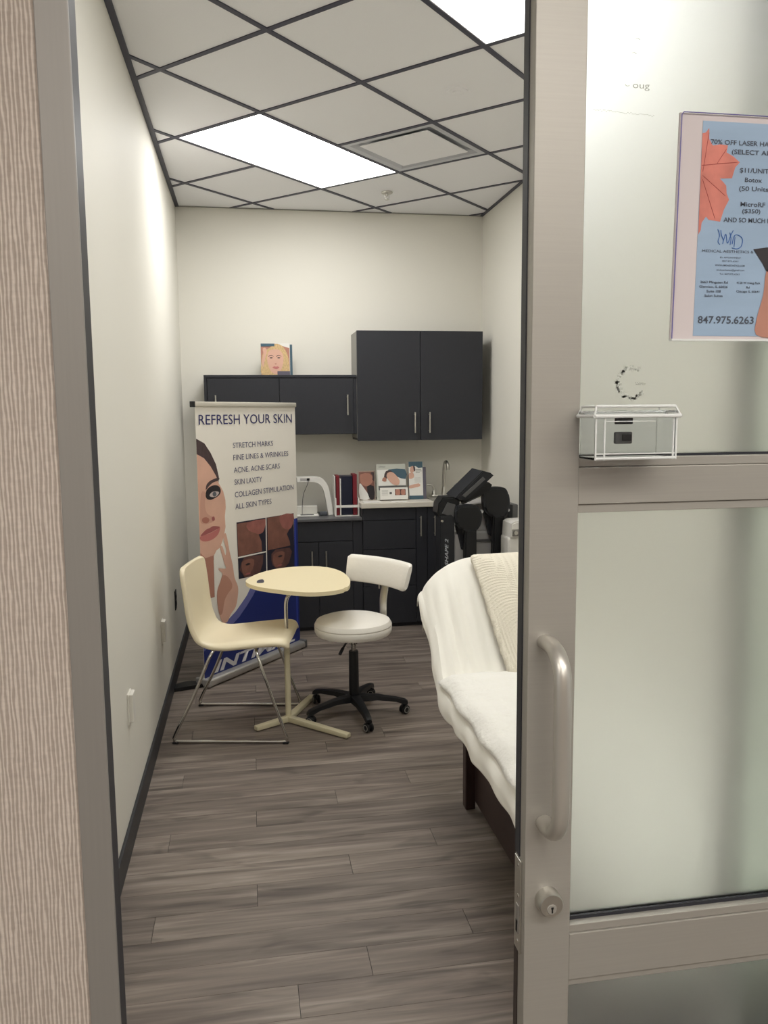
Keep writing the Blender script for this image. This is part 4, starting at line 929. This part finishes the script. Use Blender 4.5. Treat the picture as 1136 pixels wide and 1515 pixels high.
finish(T(catmull([(0, 0, 0.404), (-0.035, -0.06, 0.402), (-0.065, -0.125, 0.392), (-0.088, -0.165, 0.368)], 4), [0.006]*9+[0.009]*4, 8, 0.6), 'height_lever', M_black, ST, True)
for k in range(5):
    a = math.radians(-82+72*k); ca, sa = math.cos(a), math.sin(a)
    Mx = Matrix.Rotation(a, 4, 'Z')
    bm = bmesh.new()
    secs = [(0.02, 0.030, 0.072, 0.108), (0.12, 0.024, 0.078, 0.104), (0.215, 0.019, 0.068, 0.090), (0.262, 0.017, 0.052, 0.080), (0.275, 0.014, 0.052, 0.070)]
    rings = []
    for x, w_, z0, z1 in secs: rings.append([bm.verts.new(Mx @ Vector(p)) for p in ((x, -w_, z0), (x, -w_*0.8, z1-0.004), (x, 0, z1), (x, w_*0.8, z1-0.004), (x, w_, z0))])
    for i in range(len(rings)-1):
        for q_ in range(5): bm.faces.new((rings[i][q_], rings[i][(q_+1) % 5], rings[i+1][(q_+1) % 5], rings[i+1][q_]))
    bm.faces.new(rings[0]); bm.faces.new(rings[-1][::-1])
    lg = finish(bm, 'leg', M_black, ST, True)
    wx, wy = ca*0.258, sa*0.258; sw = math.radians((30, 120, 75, 10, 60)[k])
    bm = bmesh.new()
    for s in (-1, 1):
        b2 = lathe([(0, -0.007), (0.018, -0.007), (0.0235, -0.003), (0.0235, 0.003), (0.018, 0.007), (0, 0.007)], (0, 0, 0), 18, 'x')
        me = bpy.data.meshes.new('tmp'); b2.to_mesh(me); b2.free()
        n0 = len(bm.verts); bm.from_mesh(me); bm.verts.ensure_lookup_table(); bpy.data.meshes.remove(me)
        for v in bm.verts[n0:]: v.co.x += s*0.012
    R_ = Matrix.Translation((wx, wy, 0.0238)) @ Matrix.Rotation(sw, 4, 'Z')
    for v in bm.verts: v.co = R_ @ v.co
    cs = finish(bm, 'caster', M_black, ST, True)
    for s in (-1, 1):
        b3 = lathe([(0.0125, 0.0), (0.0125, 0.0006), (0.0165, 0.0006), (0.0165, 0.0)], (0, 0, 0), 18, 'x')
        for v in b3.verts: v.co = R_ @ Vector((v.co.x*s+s*0.0192, v.co.y, v.co.z))
        finish(b3, 'wheel_cap', M_side, cs)
    bm = T([(wx, wy, 0.046), (wx, wy, 0.062)], 0.006, 8)
    box(bm, (-0.006, -0.018, 0.024), (0.006, 0.018, 0.049), 0.003, 1, Matrix.Translation((wx, wy, 0)) @ Matrix.Rotation(sw, 4, 'Z'))
    finish(bm, 'caster_fork', M_black, cs)
# curved backrest
a0, a1, RB_ = math.radians(36-23), math.radians(36+23), 0.5725
nA, nT = 30, 14
bm = bmesh.new(); rings = []
for i in range(nA):
    u = i/(nA-1); a = a0+(a1-a0)*u; e = min(u, 1-u)/0.045; e = min(1, e); rnd = math.sqrt(max(0, 1-(1-e)**2))*0.16+0.84
    hz = 0.069*rnd; th = 0.019*(0.55+0.45*min(1, e)); cz = 0.712
    ring = []
    for k in range(nT):
        t_ = 2*PI*k/nT; cx_ = math.copysign(abs(math.cos(t_))**0.6, math.cos(t_)); cz_ = math.copysign(abs(math.sin(t_))**0.45, math.sin(t_))
        r = RB_+th*cx_+0.02*(cz_*hz)/0.073
        ring.append(bm.verts.new((-0.286+r*math.cos(a), -0.201+r*math.sin(a), cz+hz*cz_)))
    rings.append(ring)
for i in range(nA-1):
    for k in range(nT): bm.faces.new((rings[i][k], rings[i][(k+1) % nT], rings[i+1][(k+1) % nT], rings[i+1][k]))
bm.faces.new(rings[0]); bm.faces.new(rings[-1][::-1])
finish(bm, 'backrest', M_vinyl, ST, True)
am = math.radians(37); ca, sa = math.cos(am), math.sin(am)
bp = catmull([(0.10, 0, 0.408), (0.18, 0, 0.406), (0.214, 0, 0.425), (0.220, 0, 0.48), (0.222, 0, 0.56), (0.240, 0, 0.64), (0.252, 0, 0.70)], 5)
bm = T([(p.x, p.y, p.z) for p in bp], 0.026, 14, 0.17)
for v in bm.verts: v.co = Vector((v.co.x*ca-v.co.y*sa, v.co.x*sa+v.co.y*ca, v.co.z))
br = finish(bm, 'back_bracket', M_steel, ST, True)
for s in (-0.03, 0.03):
    finish(T([(0.225*ca-s*sa, 0.225*sa+s*ca, 0.615), (0.225*ca-s*sa, 0.225*sa+s*ca, 0.655)], 0.004, 8), 'bolt', M_chrome, br)

# ------------------------------------------------------------------ treatment bed with raised back
BX0, BX1 = 0.672, 1.37
BD = thing('treatment_bed', 'dark brown treatment bed with raised back, at the right of the room', 'bed', (0, 0, 0))
finish(B((0.832, 1.42, 0.03), (1.27, 2.905, 0.44), 0.006), 'base_box', M_wood, BD)
for x in (0.795, 1.262):
    for y in (1.40, 2.895): finish(B((x, y, 0.0), (x+0.04, y+0.045, 0.47), 0.004), 'leg', M_wood, BD)
finish(B((0.80, 1.40, 0.42), (1.30, 2.94, 0.462), 0.004), 'top_frame', M_wood, BD)
finish(B((BX0+0.012, 1.34, 0.466), (BX1-0.012, 2.80, 0.542), 0.02, 3), 'seat_cushion', M_vinyl, BD, True)
YH, ZH = 2.78, 0.553
def ztop(x):
    c_ = (BX0+BX1)/2; e = max(0, abs(x-c_)-0.105)/0.245
    return 0.935-0.105*e*e-0.02*e**6
bm = grid_mesh(12, 8, lambda u, v: (BX0+0.045+(BX1-BX0-0.09)*u, YH+0.02+0.40*v, ZH-0.035+(ztop(BX0+0.02+(BX1-BX0-0.04)*u)-ZH-0.02)*v))
o = finish(bm, 'back_cushion', M_vinyl, BD); md = o.modifiers.new('thickness', 'SOLIDIFY'); md.thickness = 0.06; md.offset = 1
finish(T([(1.02, 2.86, 0.45), (1.02, 3.10, 0.78)], 0.016, 10), 'back_strut', M_steel, BD)

random.seed(3)
def fold(x, v):      # soft creases running down the raised part
    s = math.exp(-((x-0.74)/0.11)**2)
    return (0.0065*s*math.sin(x*105+1.5*math.sin(v*3))+0.004*math.sin(x*38+v*4+0.5)*min(1, v*3))*min(1, max(0.12, (1-v)*3.5))
def sheet(u, v):
    # v: 0 foot .. 0.5 hinge .. 0.92 top .. 1 behind ;  u: 0 left hem .. 0.14 edge .. 0.86 .. 1 right hem
    if u < 0.16: k = 1-u/0.16; x = BX0; side = -1
    elif u > 0.84: k = (u-0.84)/0.16; x = BX1; side = 1
    else: k = 0; x = BX0+(BX1-BX0)*(u-0.16)/0.68; side = 0
    zt = ztop(x)
    if v < 0.5: y = 1.32+(YH-1.32)*v/0.5; z = ZH; up = 0
    elif v < 0.9:
        w_ = (v-0.5)/0.4; e_ = w_*w_*(3-2*w_)*0.25+w_*0.75
        y = YH+0.42*w_; z = ZH+(zt-ZH)*e_; up = w_
    else: w_ = (v-0.9)/0.1; y = YH+0.42+0.035*math.sin(w_*PI/2)+0.01*w_; z = zt+0.012*math.sin(w_*PI)-(0.20 if side == 0 else 0.02)*w_*w_; up = 1
    f = fold(x, up) if up > 0 else 0.003*math.sin(x*30+y*9)
    x = 1.03+(x-1.03)*(1-0.065*min(1, up*2.2))
    if side == 0:
        edge = min((x-BX0), (BX1-x)); rd = 0.022*max(0, 1-edge/0.05)**2
        return (x, y-f*0.6*(up > 0), z+f-rd)
    # hanging hem
    drop = (0.062+0.006*math.sin(y*17)+0.003*math.sin(y*41)) * (1-0.35*up)
    out = 0.012*math.sin(min(1, k*1.6)*PI/2)+0.004*math.sin(y*30+k*2)*k+0.006*up*k
    return (x+side*out, y-f*0.3, z-0.022-drop*k+f*(1-k))
o = finish(grid_mesh(90, 150, sheet), 'bed_sheet', M_sheet, None, True)
tag(o, 'smooth white sheet draped over the treatment bed and its raised back', 'sheet')
for p in o.data.polygons: p.use_smooth = True
md = o.modifiers.new('thickness', 'SOLIDIFY'); md.thickness = 0.003; md.offset = 1
bm = None
# fleece blanket over the flat part
from mathutils import noise as mn
def fleece(u, v):
    x = BX0+0.002+(BX1-BX0-0.016)*u; y = 1.38+(2.80-1.38)*v
    eu = min(u, 1-u)*0.68; ev = min(v, 1-v)*1.42; e = min(eu, ev)
    puff = 0.034*(1-math.exp(-e/0.035))
    n_ = mn.noise(Vector((x*7, y*7, 0.3)))*0.012+mn.noise(Vector((x*22, y*22, 2.0)))*0.005
    dr = 0.014*max(0, 1-u/0.06)**1.5
    x -= 0.010*math.exp(-e/0.02)*(1 if u < 0.5 else -1)*0.6*math.sin(y*23)
    return (x, y+0.012*math.sin(x*14)*(v > 0.98), ZH+0.006+puff+n_*min(1, e/0.05)-dr)
o = finish(grid_mesh(70, 130, fleece), 'fleece_blanket', M_fleece, None, True)
tag(o, 'thick fluffy white blanket spread on the flat part of the bed', 'blanket')
for p in o.data.polygons: p.use_smooth = True
md = o.modifiers.new('thickness', 'SOLIDIFY'); md.thickness = 0.010; md.offset = 1
# knitted throw against the raised back
def knit_at(u, v, side):
    xx = 0.895+0.035*(1-v)+(1.36-0.895)*u
    w_ = v; y = YH+0.005+0.395*w_; zt = ztop(min(xx, 1.1)); z = ZH+0.012+(0.905-ZH)*(w_*w_*(3-2*w_)*0.25+w_*0.75)
    e = min(u*0.47, (1-u)*0.47, v*0.55, (1-v)*0.55)
    puff = 0.016+0.030*(1-math.exp(-e/0.06))
    rib = 0.0021*math.sin(v*330+5.0*math.sin(u*5+v*2)+u*12)
    return Vector((xx+0.006*math.sin(v*40)*(u < 0.02), y, z))+Vector((0, -0.69, 0.72))*(puff+rib)*side
o = finish(grid_mesh(44, 460, lambda u, v: knit_at(u, v, 1)), 'knit_pillow', M_knit, None, True)
for p in o.data.polygons: p.use_smooth = True
md = o.modifiers.new('thickness', 'SOLIDIFY'); md.thickness = 0.03; md.offset = -1
tag(o, 'cream ribbed knit throw pillow leaning against the raised back of the bed', 'pillow')
